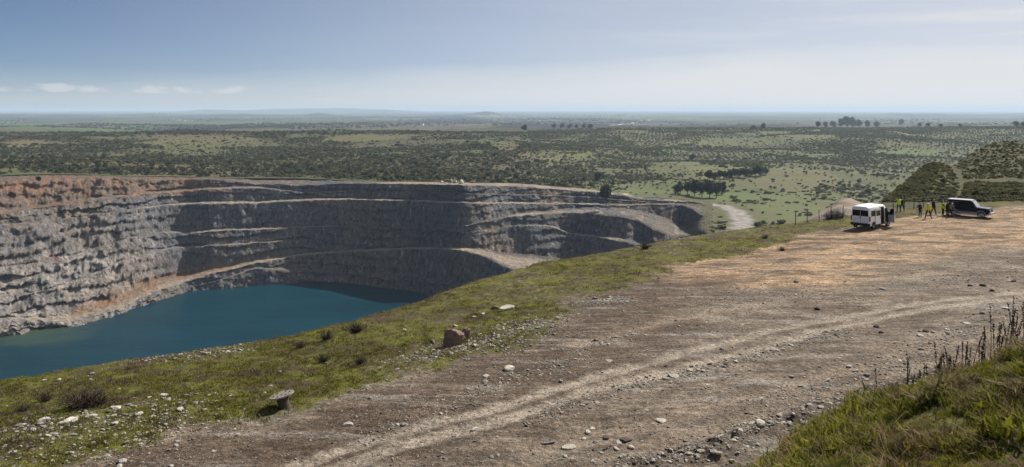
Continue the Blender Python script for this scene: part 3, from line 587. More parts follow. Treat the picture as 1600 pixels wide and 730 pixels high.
# ------------------------------------------------------------------ scatter by geometry nodes (only for uncountable stuff)
def scatter(name, templates, pos, rot, scl, idx, **kw):
    tc_ = bpy.data.collections.new(name + '_kit')
    for i, (me) in enumerate(templates):
        o = bpy.data.objects.new(f'{name}_piece', me); tc_.objects.link(o)
    pos = np.asarray(pos, np.float32); n = len(pos)
    me = bpy.data.meshes.new(name); me.vertices.add(n); me.vertices.foreach_set('co', pos.ravel())
    me.attributes.new('rot', 'FLOAT_VECTOR', 'POINT').data.foreach_set('vector', np.asarray(rot, np.float32).ravel())
    me.attributes.new('scl', 'FLOAT_VECTOR', 'POINT').data.foreach_set('vector', np.asarray(scl, np.float32).ravel())
    me.attributes.new('idx', 'INT', 'POINT').data.foreach_set('value', np.asarray(idx, np.int32))
    o = link(name, me, kind='stuff', **kw)
    g = bpy.data.node_groups.new(name, 'GeometryNodeTree')
    g.interface.new_socket('Geometry', in_out='INPUT', socket_type='NodeSocketGeometry'); g.interface.new_socket('Geometry', in_out='OUTPUT', socket_type='NodeSocketGeometry')
    N = g.nodes; L = g.links; gi = N.new('NodeGroupInput'); go = N.new('NodeGroupOutput'); iop = N.new('GeometryNodeInstanceOnPoints')
    ci = N.new('GeometryNodeCollectionInfo'); ci.inputs[0].default_value = tc_; ci.inputs[1].default_value = True; ci.inputs[2].default_value = True
    def na(nm, ty):
        a = N.new('GeometryNodeInputNamedAttribute'); a.data_type = ty; a.inputs[0].default_value = nm; return a.outputs[0]
    L.new(gi.outputs[0], iop.inputs['Points']); L.new(ci.outputs[0], iop.inputs['Instance']); iop.inputs['Pick Instance'].default_value = True
    L.new(na('idx', 'INT'), iop.inputs['Instance Index']); L.new(na('scl', 'FLOAT_VECTOR'), iop.inputs['Scale'])
    er = N.new('FunctionNodeEulerToRotation'); L.new(na('rot', 'FLOAT_VECTOR'), er.inputs[0]); L.new(er.outputs[0], iop.inputs['Rotation'])
    L.new(iop.outputs[0], go.inputs[0])
    md = o.modifiers.new('scatter', 'NODES'); md.node_group = g
    return o

# ------------------------------------------------------------------ mesh pieces
def quads_mesh(name, C, U, W, mats, mi=None, extra=None):
    """one quad per centre C with half-axes U and W"""
    V = np.stack([C - U - W, C + U - W, C + U * 0.7 + W, C - U * 0.7 + W], 1).reshape(-1, 3); f = np.arange(len(V)).reshape(-1, 4)
    me = mesh_np(name, V, f, smooth=False)
    for m in mats: me.materials.append(m)
    return me
def rand_unit(n, rng):
    v = rng.normal(size=(n, 3)); return v / np.linalg.norm(v, axis=1)[:, None]
def crown_mesh(name, mat, n, r, hz, leaf, seed, lobes=7, base=0.0, flat=0.0):
    rng = np.random.default_rng(seed); lc = rand_unit(lobes, rng) * rng.uniform(0.25, 0.62, (lobes, 1)) * np.array([r, r, hz]); lr = rng.uniform(0.38, 0.62, lobes)
    k = rng.integers(0, lobes, n); d = rand_unit(n, rng); s = rng.uniform(0.45, 1.05, n) ** 0.6
    C = lc[k] + d * (s * lr[k])[:, None] * np.array([r, r, hz]) + np.array([0, 0, base])
    C[:, 2] = np.maximum(C[:, 2], base - hz * (1 - flat))
    nrm = d * 0.7 + rand_unit(n, rng) * 0.8; nrm /= np.linalg.norm(nrm, axis=1)[:, None]
    a = np.cross(nrm, rand_unit(n, rng)); a /= np.linalg.norm(a, axis=1)[:, None] + 1e-9; b = np.cross(nrm, a); sz = leaf * rng.uniform(0.6, 1.3, (n, 1))
    return quads_mesh(name, C, a * sz, b * sz * 0.8, [mat])
def tube_np(path, rad, k=6):
    path = np.array(path, float); V = []; Fc = []
    for i, (p, r) in enumerate(zip(path, rad)):
        d = path[min(i + 1, len(path) - 1)] - path[max(i - 1, 0)]; d /= np.linalg.norm(d) + 1e-9
        a = np.cross(d, [0.31, 0.95, 0.05] if abs(d[2]) > 0.7 else [0, 0, 1]); a /= np.linalg.norm(a); b = np.cross(d, a)
        for j in range(k):
            th = 2 * math.pi * j / k; V.append(p + r * (math.cos(th) * a + math.sin(th) * b))
    for i in range(len(path) - 1):
        for j in range(k): Fc.append((i * k + j, i * k + (j + 1) % k, (i + 1) * k + (j + 1) % k, (i + 1) * k + j))
    return np.array(V), np.array(Fc)
def join_np(parts):
    V = []; Fc = []; o = 0
    for v, f in parts: V.append(v); Fc.append(f + o); o += len(v)
    return np.concatenate(V), np.concatenate(Fc)
def trunk_mesh(name, mat, h, r, seed, limbs=4):
    rng = np.random.default_rng(seed); ps = [tube_np([(0, 0, -0.3), (0.05 * h * rng.normal() * 0.3, 0, h * 0.3), (0.03 * h * rng.normal(), 0.03 * h * rng.normal(), h * 0.62)], [r * 1.25, r * 0.9, r * 0.6])]
    for i in range(limbs):
        a = rng.uniform(0, 6.28); e = np.array([math.cos(a), math.sin(a), 0]) * h * rng.uniform(0.16, 0.3); z0 = h * rng.uniform(0.35, 0.55)
        ps.append(tube_np([(0, 0, z0), tuple(e * 0.5 + np.array([0, 0, z0 + h * 0.12])), tuple(e + np.array([0, 0, z0 + h * 0.32]))], [r * 0.5, r * 0.35, r * 0.12], 5))
    V, f = join_np(ps); me = mesh_np(name, V, f); me.materials.append(mat); return me
def rock_mesh(name, mat, seed, sub=2, flat=0.6, facets=9):
    rng = np.random.default_rng(seed); bm = bmesh.new(); bmesh.ops.create_icosphere(bm, subdivisions=sub, radius=1.0)
    pl = rand_unit(facets, rng); pd = rng.uniform(0.55, 0.85, facets)
    for v in bm.verts:
        p = np.array(v.co)
        for nrm, dd in zip(pl, pd):
            s = p @ nrm
            if s > dd: p = p - nrm * (s - dd) * 0.92
        p = p * (1 + 0.05 * rng.normal()); v.co = (p[0] * 0.62, p[1] * 0.5, p[2] * 0.5 * flat)
    me = bpy.data.meshes.new(name); bm.to_mesh(me); bm.free(); me.materials.append(mat); return me
def bm_box(bm, x0, x1, y0, y1, z0, z1):
    vs = [bm.verts.new(c) for c in ((x0, y0, z0), (x1, y0, z0), (x1, y1, z0), (x0, y1, z0), (x0, y0, z1), (x1, y0, z1), (x1, y1, z1), (x0, y1, z1))]
    for f in ((3, 2, 1, 0), (4, 5, 6, 7), (0, 1, 5, 4), (1, 2, 6, 5), (2, 3, 7, 6), (3, 0, 4, 7)): bm.faces.new([vs[i] for i in f])
    return vs
def bm_prism(bm, poly, axis, a, b):
    """polygon given in the two other axes, extruded along axis from a to b"""
    def mk(u, v, w): return {'x': (w, u, v), 'y': (u, w, v), 'z': (u, v, w)}[axis]
    A = [bm.verts.new(mk(u, v, a)) for u, v in poly]; B = [bm.verts.new(mk(u, v, b)) for u, v in poly]
    bm.faces.new(A); bm.faces.new(B[::-1]); n = len(poly)
    for i in range(n): bm.faces.new((A[i], B[i], B[(i + 1) % n], A[(i + 1) % n]))
def bm_obj(name, bm, mat, parent=None, bevel=0.0, smooth=False):
    bmesh.ops.recalc_face_normals(bm, faces=bm.faces[:])
    if bevel: bmesh.ops.bevel(bm, geom=bm.edges[:], offset=bevel, segments=2, affect='EDGES', profile=0.7)
    if smooth:
        for f in bm.faces: f.smooth = True
    me = bpy.data.meshes.new(name); bm.to_mesh(me); bm.free(); return link(name, me, mat, parent)

# ------------------------------------------------------------------ materials of the plants and stones
def leaf_mat(name, a, b, rough=0.8):
    t = MT(name, rough, 0.2); n = t.noise(t.geo(), 0.6, 3)
    r = t.rand(); c = t.mix(r, a, b); c = t.mix(t.rng(n, 0.35, 0.7, 0, 0.55), c, tuple(v * 0.6 for v in a)); t.color(c)
    tr = t.N.new('ShaderNodeBsdfTranslucent'); mx = t.N.new('ShaderNodeMixShader'); mx.inputs[0].default_value = 0.35; t.L.new(t.gain(c, 1.2), tr.inputs[0]); t.L.new(t.b.outputs[0], mx.inputs[1]); t.L.new(tr.outputs[0], mx.inputs[2]); t.L.new(mx.outputs[0], t.N['Material Output'].inputs[0]); return t.m
M_OAK = leaf_mat('oak_leaves', (0.046, 0.056, 0.030), (0.125, 0.122, 0.068))
M_OLIVE = leaf_mat('olive_leaves', (0.11, 0.122, 0.078), (0.18, 0.185, 0.125))
M_VAL = leaf_mat('valley_bush_leaves', (0.085, 0.098, 0.05), (0.155, 0.16, 0.088))
M_EUC = leaf_mat('eucalyptus_leaves', (0.036, 0.046, 0.028), (0.065, 0.075, 0.045))
M_SHRUB = leaf_mat('shrub_leaves', (0.11, 0.115, 0.055), (0.165, 0.16, 0.085))
M_GREYSHRUB = leaf_mat('grey_shrub_twigs', (0.10, 0.085, 0.075), (0.16, 0.13, 0.11))
M_DRYTWIG = leaf_mat('dry_twigs', (0.055, 0.04, 0.036), (0.095, 0.07, 0.06))
M_BARK = plain_mat('bark', (0.11, 0.085, 0.065), 0.9, 0.1, var=0.3)
def stone_mat(name, a, b, sc=5.0):
    t = MT(name, 0.85, 0.25); p = t.coord(); n = t.noise(p, sc, 6, 0.6); n2 = t.noise(p, sc * 4, 4, 0.6)
    c = t.mix(t.rand(), a, b); c = t.mix(t.rng(n, 0.4, 0.7, 0, 0.55), c, tuple(v * 0.62 for v in a)); t.bump(t.math('ADD', n, t.math('MULTIPLY', n2, 0.4)), 0.7, 0.12); return t.color(c)
M_PALE = stone_mat('pale_stone', (0.44, 0.40, 0.34), (0.66, 0.62, 0.54)); M_GREY = stone_mat('grey_stone', (0.17, 0.165, 0.16), (0.30, 0.29, 0.28))
M_DARK = stone_mat('dark_stone', (0.035, 0.03, 0.028), (0.06, 0.05, 0.045)); M_RED = stone_mat('red_brown_rock', (0.185, 0.125, 0.10), (0.24, 0.17, 0.14))
M_PEB = stone_mat('loose_gravel', (0.15, 0.128, 0.108), (0.46, 0.42, 0.36), 9.0); M_PEBL = stone_mat('pale_gravel', (0.32, 0.295, 0.255), (0.64, 0.60, 0.53), 9.0)

# ------------------------------------------------------------------ hill and heap to the right of the plateau
def loft_hill(name, cols, mat, nu, nv, amp, seed, drop=0.8):
    xs = np.array([c[0] for c in cols], float); A = np.array([c[1] for c in cols], float)      # (columns, k, 2)
    px = np.linspace(xs[0], xs[-1], nu); k = A.shape[1]
    ker = np.hanning(9); ker /= ker.sum()
    I = np.stack([np.stack([np.convolve(np.pad(np.interp(px, xs, A[:, j, c]), 4, 'edge'), ker, 'valid') for c in (0, 1)], -1) for j in range(k)], 1)
    v = np.linspace(0, k - 1, nv); j = np.minimum(v.astype(int), k - 2); f = (v - j)[None, :, None]
    G = I[:, j] * (1 - f) + I[:, j + 1] * f
    k5 = np.hanning(7); k5 /= k5.sum()
    G = np.apply_along_axis(lambda r: np.convolve(np.pad(r, 3, 'edge'), k5, 'valid'), 1, G)
    D = G[..., 1]; Z = -(G[..., 0] - HY) / F * D; X = (px[:, None] - CX) / F * D
    back = [(6, 0.6), (14, 4), (30, 15), (60, 38)]
    Dn = np.stack([D[:, -1] + a for a, _ in back], 1); Zn = np.stack([Z[:, -1] - b * drop for _, b in back], 1); Xn = (px[:, None] - CX) / F * Dn
    X = np.c_[X, Xn]; Y = np.c_[D, Dn]; Z = np.c_[Z, Zn]
    Z = Z + amp * fbm(X / 6, Y / 6, seed, 4) + amp * 0.4 * fbm(X / 1.4, Y / 1.4, seed + 5, 3)
    me = mesh_np(name, np.stack([X, Y, Z], -1).reshape(-1, 3), grid_faces(nu, nv + len(back)))
    return link(name, me, mat, kind='structure'), np.stack([X, Y, Z], -1)[:, :nv], px
def hill_mat():
    t = MT('scrubby_hillside', 0.95, 0.1); p = t.geo(); n1 = t.noise(p, 0.05, 5, 0.6); n2 = t.noise(p, 0.5, 5, 0.6)
    c = t.mix(t.rng(n1, 0.4, 0.6), (0.05, 0.054, 0.025), (0.072, 0.07, 0.036)); c = t.mix(t.rng(n2, 0.45, 0.7, 0, 0.7), c, (0.05, 0.055, 0.02)); t.bump(n2, 0.8, 0.5); return t.color(c)
HILL = [(1330, [(350, 104), (349, 108), (348, 112), (347, 116), (346, 120), (345, 124)]), (1372, [(333, 106), (328, 112), (325, 116), (323, 119), (322, 122), (321, 126)]), (1390, [(331, 106), (324, 114), (318, 119), (313, 123), (310, 127), (308, 132)]),
        (1420, [(329, 106), (318, 116), (306, 124), (296, 133), (288, 141), (281, 150)]), (1445, [(327, 107), (315, 118), (301, 128), (283, 142), (270, 154), (259, 166)]), (1465, [(325, 107), (314, 118), (303, 126), (281, 146), (265, 160), (254, 170)]),
        (1488, [(323, 108), (313, 117), (303, 126), (290, 144), (275, 168), (260, 196)]), (1510, [(321, 108), (311, 116), (302, 125), (289, 145), (270, 172), (245, 205)]), (1535, [(319, 108), (310, 115), (300, 124), (286, 148), (262, 178), (229, 212)]),
        (1565, [(317, 108), (309, 114), (299, 122), (285, 150), (258, 180), (221.5, 218)]), (1600, [(316, 107), (309, 112), (298, 121), (289, 148), (258, 180), (221, 222)]), (1750, [(313, 104), (307, 110), (297, 118), (280, 146), (250, 180), (214, 226)]), (2000, [(310, 100), (305, 105), (295, 112), (270, 140), (240, 175), (205, 220)])]
_, HV, HPX = loft_hill('hill', HILL, hill_mat(), 260, 130, 0.35, 81)
def heap_mat():
    t = MT('spoil_heap', 0.95, 0.1); p = t.geo(); n1 = t.noise(p, 0.25, 5, 0.6); n2 = t.noise(p, 2.0, 4)
    c = t.mix(t.rng(n1, 0.42, 0.6), (0.14, 0.13, 0.115), (0.29, 0.215, 0.175)); c = t.mix(t.rng(n2, 0.5, 0.7, 0, 0.5), c, (0.09, 0.08, 0.06)); t.bump(n2, 0.8, 0.3); return t.color(c)
HEAP = [(1248, [(362, 95), (360, 97), (358, 99), (356, 101)]), (1266, [(352, 93), (348, 96), (346, 98), (344, 100)]), (1282, [(348, 93), (341, 97), (337, 100), (334, 103)]), (1298, [(346, 93), (337, 98), (330, 102), (325, 105)]),
        (1314, [(344, 94), (331, 99), (320, 104), (312, 108)]), (1328, [(342, 94), (330, 100), (318, 105), (309, 109)]), (1342, [(340, 95), (331, 101), (322, 105), (316, 109)]), (1362, [(337, 97), (332, 103), (328, 107), (325, 110)]), (1385, [(334, 100), (333, 105), (333, 108), (333, 110)])]
_, HPV, HPPX = loft_hill('spoil_heap', HEAP, heap_mat(), 70, 40, 0.22, 91)

# ------------------------------------------------------------------ shrubs
def shrub_meshes(pref, mat, n, seeds, r=1.0, hz=0.8, leaf=0.13): return [crown_mesh(pref, mat, n, r, hz, leaf, s, 6, hz * 0.7, 0.75) for s in seeds]
SH = shrub_meshes('shrub_crown', M_SHRUB, 260, (1, 2, 3, 4)); SHO = shrub_meshes('shrub_crown', M_OAK, 260, (5, 6))
def put_shrubs():
    rng = np.random.default_rng(5); c = 0; ring = []
    nu, nv = HV.shape[:2]
    while c < 290:
        i = int(np.searchsorted(HPX, rng.uniform(1372, 1625))); i = min(i, nu - 1); j = rng.integers(8, nv)
        p = HV[i, j]; px = HPX[i]; py = HY - F * p[2] / p[1]
        path = abs(px - (1478 + 25 * math.sin((py - 250) / 25.0))) < 5 and py > 258
        ledge = px > 1490 and abs(py - (283 + (1560 - px) * 0.01)) < 4
        dense = 1.0 if (px < 1475 or (px > 1500 and py > 291) or (px > 1560)) else 0.35
        if path or ledge or rng.random() > dense or py > 314: continue
        me = (SH + SH + SH + SHO)[rng.integers(0, 14)]; s = rng.uniform(0.3, 0.75)
        wh = 'on the rounded spur behind the people' if px < 1475 else ('beside the earth path up the hill' if px < 1500 else ('on the low bank just behind the dark car' if py > 288 else 'on the upper hillside above the ledge path'))
        lb = f"{'large' if s > 0.68 else ('medium-sized' if s > 0.5 else 'small')} {'dark green' if me in SHO else 'olive-brown'} shrub {wh}"
        o = link('shrub', me, label=lb, category='shrub', group='shrubs on the hillside behind the vehicles')
        o.location = (p[0], p[1], p[2] - 0.15 * s); o.rotation_euler = (0, 0, rng.uniform(0, 6.3)); o.scale = (s, s, s * rng.uniform(0.7, 1.1)); c += 1
put_shrubs()
def hill_scrub():
    rng = np.random.default_rng(15); nu, nv = HV.shape[:2]; k = 9500; i = np.searchsorted(HPX, rng.uniform(1366, 1640, k)); i = np.minimum(i, nu - 2); j = rng.integers(10, nv, k); fr = rng.random(k)[:, None]; p = HV[i, j] * (1 - fr) + HV[i + 1, j] * fr
    px = CX + F * p[:, 0] / p[:, 1]; py = HY - F * p[:, 2] / p[:, 1]; den = 0.35 + 0.65 * sstep(fbm(px / 14, py / 7, 601, 3), -0.2, 0.3); path = (np.abs(px - (1478 + 25 * np.sin((py - 250) / 25.0))) < 5) & (py > 258); path |= (px > 1490) & (np.abs(py - 283) < 3)
    ok = (rng.random(k) < den) & ~path & (py < 316); p = p[ok]; k = len(p); s = rng.uniform(0.15, 0.42, k)
    scatter('hill_scrub', SH + SHO, p, np.stack([np.zeros(k), np.zeros(k), rng.uniform(0, 6.3, k)], -1), np.stack([s, s, s * rng.uniform(0.5, 1.0, k)], -1), np.where(rng.random(k) < 0.8, rng.integers(0, 4, k), rng.integers(4, 6, k)), label='low olive scrub covering the hillside beyond the vehicles', category='scrub')
hill_scrub()
def twig_bush(name, mat, seed, n=90, r=0.6, h=0.5, th=0.008):
    rng = np.random.default_rng(seed); ps = []
    for i in range(n):
        a = rng.uniform(0, 6.28); sp = rng.uniform(0.15, 1.0) * r; b = rng.uniform(0, 0.25) * r; z = h * rng.uniform(0.5, 1.05) * (1.1 - 0.5 * (sp / r) ** 2)
        p0 = np.array([math.cos(a) * b, math.sin(a) * b, -0.05]); p2 = np.array([math.cos(a + 0.3) * sp, math.sin(a + 0.3) * sp, z]); p1 = (p0 + p2) / 2 + rng.normal(size=3) * 0.07 * r + np.array([0, 0, 0.1 * h])
        ps.append(tube_np([p0, p1, p2], [th * 1.5, th, th * 0.4], 3))
        for _ in range(2):
            q = p1 + (p2 - p1) * rng.uniform(0.1, 0.9); e = q + rand_unit(1, rng)[0] * 0.16 * r + np.array([0, 0, 0.07 * h]); ps.append(tube_np([q, e], [th * 0.7, th * 0.3], 3))
    V, f = join_np(ps); me = mesh_np(name, V, f); me.materials.append(mat); return me
TW = [twig_bush('dry_bush', M_DRYTWIG, s) for s in (1, 2, 3)]; TWG = [twig_bush('grey_bush', M_GREYSHRUB, s) for s in (4, 5)]
for i, (x, y, s, g, lb) in enumerate([(128, 640, 2.0, 0, 'large leafless dark brown bush on the left turf slope above pale stones'), (152, 636, 1.2, 0, 'smaller leafless bush leaning against the large dark brown bush'), (70, 625, 0.9, 0, 'small brown leafless bush at the turf edge over the lake'), (36, 640, 0.8, 0, 'low brown tuft of dead twigs on the far left turf'),
    (556, 519, 1.5, 0, 'bare purplish bush on turf crest above the lake, left of the reddish boulder'), (510, 532, 1.2, 0, 'thin bare bush on turf crest near the cable drum slope'), (468, 545, 0.9, 0, 'tiny bare twig bush on turf above the lake'), (505, 565, 0.9, 0, 'sprawling bare bush in mid turf behind the cable drum'), (563, 568, 0.8, 0, 'pale thin bare bush in mid turf'),
    (1305, 341, 2.4, 1, 'large grey leafless shrub beside the fence left of the van'), (1296, 343, 1.8, 1, 'middle grey leafless shrub in the fence clump left of the van'), (1313, 340, 1.7, 1, 'grey leafless shrub nearest the white van'), (1008, 389, 1.3, 0, 'low dark bush on the turf rim above the pit benches'), (1222, 392, 0.9, 0, 'dark tuft in brown turf short of the ochre yard'), (1196, 372, 0.9, 0, 'spindly bare bush on the green rim left of the fence')]):
    p = spot(x, y); o = link('grey_shrub' if g else 'leafless_bush', (TWG if g else TW)[i % (2 if g else 3)], label=lb, category='bush'); o.location = p; o.scale = (s, s, s * (0.85 if i else 0.75)); o.rotation_euler = (0, 0, i * 1.3)

# ------------------------------------------------------------------ trees of the countryside
OLC = [crown_mesh('crown', M_OLIVE, 110, 2.3, 1.7, 0.42, s, 5, 2.6) for s in (11, 12, 13)]
OAC = [crown_mesh('crown', M_OAK, 120, 2.6, 1.9, 0.46, s, 6, 2.2, 0.3) for s in (21, 22, 23)]
LOW = [crown_mesh('bush_mass', M_OAK, 70, 2.4, 1.5, 0.6, s, 5, 1.3, 0.5) for s in (31, 32)] + [crown_mesh('bush_mass', M_SHRUB, 70, 2.2, 1.2, 0.55, s, 5, 1.1, 0.5) for s in (33, 34)]
LOL = [crown_mesh('olive_mass', M_OLIVE, 60, 2.2, 1.7, 0.62, s, 5, 2.4) for s in (41, 42)]
TR_S = trunk_mesh('trunk', M_BARK, 3.2, 0.22, 3)
def pit_clear(X, Y):
    tb = np.interp(X / Y, (PIT_PX - CX) / F, PIT_BACK, left=0, right=0); tb = np.where(X / Y > (1112 - CX) / F, 640, tb); return Y > tb + 4
def on_path(P, extra=3.0):
    m = np.zeros(len(P), bool)
    for pts, w, nm in PATHS:
        ln = np.array([plain_hit(*q) for q in pts]); d, _ = seg_dist(P, ln); m |= np.abs(d) < w * 0.8 + extra
    return m
def trees():
    rng = np.random.default_rng(99)
    # evergreen oaks and scrub on the hillside behind the pit
    n = 150000; Y = np.sqrt(rng.uniform(780 ** 2, 2500 ** 2, n)); t = rng.uniform(-0.80, 0.22, n); X = t * Y
    z = plain_z(X, Y); px = CX + F * t; py = HY - F * z / Y
    den = sstep(fbm(X / 150, Y / 190, 201, 5, 0.6), -0.22, 0.22) * 1.0 + 0.10
    den = np.where((px > 220) & (px < 830) & (py > 232), np.maximum(den, 0.62 + 1.3 * fbm(X / 70, Y / 90, 202, 4)), den)
    den = np.maximum(den, 0.95 * np.exp(-((py - 207) / 3.0) ** 2) * (px < 1000)); den = den * (1 - 0.88 * meadow(px, py)) * (1 - sstep(px, 800, 1010))
    den = den * np.clip((Y / 1500) ** -0.4, 0.4, 1.2)
    ok = (rng.random(n) < den) & pit_clear(X, Y) & ~on_path(np.stack([X, Y], -1)); XL, YL, ZL = X[ok], Y[ok], z[ok]
    sL = np.clip(rng.lognormal(-0.62, 0.5, len(XL)), 0.16, 1.8)
    # olive groves in rows, valley to the right
    XX = []; YY = []; sd = rng.uniform((0, 500), (1900, 3000), (26, 2))
    for v, (deg, g) in enumerate(((17, 11.5), (52, 10.0), (-24, 13.0), (80, 11.0))):
        a = math.radians(deg); U, W = np.meshgrid(np.arange(-3800, 3800, g), np.arange(-3800, 3800, g * rng.uniform(0.8, 1.2))); U = U.ravel(); W = W.ravel()
        X = U * math.cos(a) - W * math.sin(a); Y = U * math.sin(a) + W * math.cos(a); ok = (Y > 500) & (Y < 3000) & (X > 0) & (X < 2100); X, Y = X[ok], Y[ok]
        cell = np.argmin(((np.stack([X + 60 * fbm(X / 150, Y / 150, 3, 2), Y], -1)[:, None] - sd[None]) ** 2).sum(-1), 1); ok = cell % 4 == v; XX.append(X[ok]); YY.append(Y[ok])
    X = np.concatenate(XX); Y = np.concatenate(YY); X = X + rng.normal(0, 1.9, len(X)); Y = Y + rng.normal(0, 1.9, len(Y))
    t = X / np.maximum(Y, 1); px = CX + F * t; ok = (Y > 560) & (Y < 3000) & (t < 0.85) & (px > 830); X, Y, t, px = X[ok], Y[ok], t[ok], px[ok]
    z = plain_z(X, Y); py = HY - F * z / Y; den = 0.15 + 0.85 * sstep(fbm(X / 150, Y / 150, 205, 4), -0.28, 0.12); den = den * (1 - 0.9 * meadow(px, py)) * (1 - 0.6 * (py > 300)); den = np.where((px > 1300) & (py < 222), 0.97, den)
    ok = (rng.random(len(X)) < den) & pit_clear(X, Y) & ~on_path(np.stack([X, Y], -1)); XR, YR, ZR = X[ok], Y[ok], z[ok]; sR = rng.uniform(0.5, 1.1, len(XR)) * (0.75 + 0.5 * vnoise(XR / 120, YR / 120, 210))
    # loose bushes among the groves
    n = 95000; Y = np.sqrt(rng.uniform(620 ** 2, 2700 ** 2, n)); t = rng.uniform(0.02, 0.72, n); X = t * Y; z = plain_z(X, Y); px = CX + F * t; py = HY - F * z / Y
    den = 0.9 * sstep(fbm(X / 90, Y / 70, 207, 4), 0.02, 0.35) * (1 - 0.9 * meadow(px, py)) + 0.05
    ok = (rng.random(n) < den) & pit_clear(X, Y) & ~on_path(np.stack([X, Y], -1)); big = ok & (rng.random(n) < 0.09); XL = np.r_[XL, X[big]]; YL = np.r_[YL, Y[big]]; ZL = np.r_[ZL, z[big]]; sL = np.r_[sL, np.clip(rng.lognormal(-0.25, 0.4, big.sum()), 0.4, 1.6)]
    VB = [crown_mesh('valley_bush', M_VAL, 70, 2.4, 1.5, 0.6, q, 5, 1.2, 0.5) for q in (61, 62, 63)]; ok &= ~big; k = ok.sum(); sv = np.clip(rng.lognormal(-0.65, 0.5, k), 0.2, 1.5)
    scatter('valley_scrub', VB, np.stack([X[ok], Y[ok], z[ok] - 0.2], -1), np.stack([np.zeros(k), np.zeros(k), rng.uniform(0, 6.3, k)], -1), np.stack([sv * rng.uniform(0.7, 2.0, k), sv * rng.uniform(0.7, 2.0, k), sv * rng.uniform(0.6, 1.2, k)], -1), rng.integers(0, 3, k), label='grey-green bushes scattered over the valley grass', category='scrub')
    # the far hedgerow lines
    for (x0, x1, y, w, m) in [(0, 830, 206.5, 60, 420), (900, 1250, 201.5, 60, 300), (1240, 1620, 199.5, 70, 300)]:
        for q in range(m):
            xx = rng.uniform(x0, x1); p = plain_hit(xx, y + 0.6); D = p[1] - rng.uniform(0, w); XL = np.r_[XL, (xx - CX) / F * D]; YL = np.r_[YL, D]; ZL = np.r_[ZL, plain_z(np.array([(xx - CX) / F * D]), np.array([D]))]; sL = np.r_[sL, rng.uniform(1.0, 2.2)]
    def split(X, Y, Z, s, crowns, mass, nm, label, far_name, far_label, group, cat, lowmass):
        vis = np.abs(CX + F * X / Y - 800) < 820; app = np.where(vis, s / Y, 0)
        # hidden behind the near rim: those below its sight line are not individuals
        ex = np.interp(CX + F * X / Y, [e[0] for e in EDGE_PX], [e[1] for e in EDGE_PX]); py = HY - F * (Z + 3 * s) / Y; app = np.where(py > ex - 2, 0, app)
        order = np.argsort(-app)[:280]; ind = np.zeros(len(X), bool); ind[order] = True
        proto = None
        for q in order:
            pxq = CX + F * X[q] / Y[q]; sz = 'large' if s[q] > 1.15 else ('medium-sized' if s[q] > 0.75 else 'small')
            if cat == 'tree' and nm == 'evergreen_oak': wh = 'in scrub behind the orange soil of the pit rim' if pxq < 260 else ('in scrub just above the shaded far pit wall' if pxq < 600 else ('in scrub behind the rubble on the pit rim' if pxq < 800 else ('on grass behind the pale haul roads' if pxq < 1000 else ('on grass around the eucalyptus clump' if pxq < 1150 else 'in the green valley below the van')))); lb = f'{sz} dark evergreen oak {wh}'
            else: wh = 'on grass near the eucalyptus clump' if pxq < 1130 else ('on the green slope by the grey haul road' if pxq < 1230 else ('in rows below the brown valley road' if pxq < 1400 else 'in rows behind the scrubby hill')); lb = f'{sz} grey-green olive tree {wh}'
            e = empty(nm, (X[q], Y[q], Z[q] - 0.1), rng.uniform(0, 6.3), label=lb, category=cat, group=group); e.scale = (s[q],) * 3
            link('trunk', TR_S, parent=e); link('crown', crowns[q % len(crowns)], parent=e)
        r = ~ind; k = r.sum()
        scatter(far_name, lowmass, np.stack([X[r], Y[r], Z[r] - 0.2], -1), np.stack([np.zeros(k), np.zeros(k), rng.uniform(0, 6.3, k)], -1), np.stack([s[r] * rng.uniform(0.7, 1.9, k), s[r] * rng.uniform(0.7, 1.7, k), s[r] * rng.uniform(0.65, 1.2, k)], -1), rng.integers(0, len(lowmass), k), label=far_label, category='trees')
        print(nm, k)
    split(XL, YL, ZL, sL, OAC, None, 'evergreen_oak', 'dark round evergreen oak standing among scrub and grass beyond the pit rim', 'scrub_woodland', 'dark evergreen scrub spread over the hillside behind the pit', 'evergreen oaks beyond the pit', 'tree', LOW)
    split(XR, YR, ZR, sR, OLC, None, 'olive_tree', 'small grey-green olive tree in the planted rows of the green valley', 'olive_grove', 'grey-green olive groves in rows receding up the far slopes', 'olive trees in the valley rows', 'tree', LOL)
trees()
def far_woods():
    rng = np.random.default_rng(44); n = 90000; Y = np.exp(rng.uniform(math.log(4300), math.log(17000), n)); t = rng.uniform(-0.7, 0.7, n); X = t * Y
    w = fbm(X / 900, Y / 2600, 701, 4); strip = np.abs(fbm(X / 2600, Y / 900, 702, 3)); den = sstep(w, 0.08, 0.3) * (0.9 - 0.55 * sstep(t, -0.1, 0.4)) + 0.8 * (strip < 0.018)
    ok = rng.random(n) < den * 0.35; X, Y = X[ok], Y[ok]; k = len(X); s = rng.uniform(1.3, 3.4, k); print('far woods', k)
    scatter('far_woodland', LOW[:2], np.stack([X, Y, plain_z(X, Y) - 0.5], -1), np.stack([np.zeros(k), np.zeros(k), rng.uniform(0, 6.3, k)], -1), np.stack([s * 1.6, s * 1.6, s], -1), rng.integers(0, 2, k), label='dark woods and hedges on the far hazy plain', category='trees')
far_woods()
BIGC = [crown_mesh('crown', M_EUC, 1100, 0.44, 0.46, 0.036, s, 10, 0.53) for s in (51, 52, 53)]; TALLC = [crown_mesh('crown', M_EUC, 1000, 0.30, 0.50, 0.034, s, 10, 0.50) for s in (54, 55)]
TR_B = trunk_mesh('trunk', M_BARK, 1.0, 0.022, 9, 7)
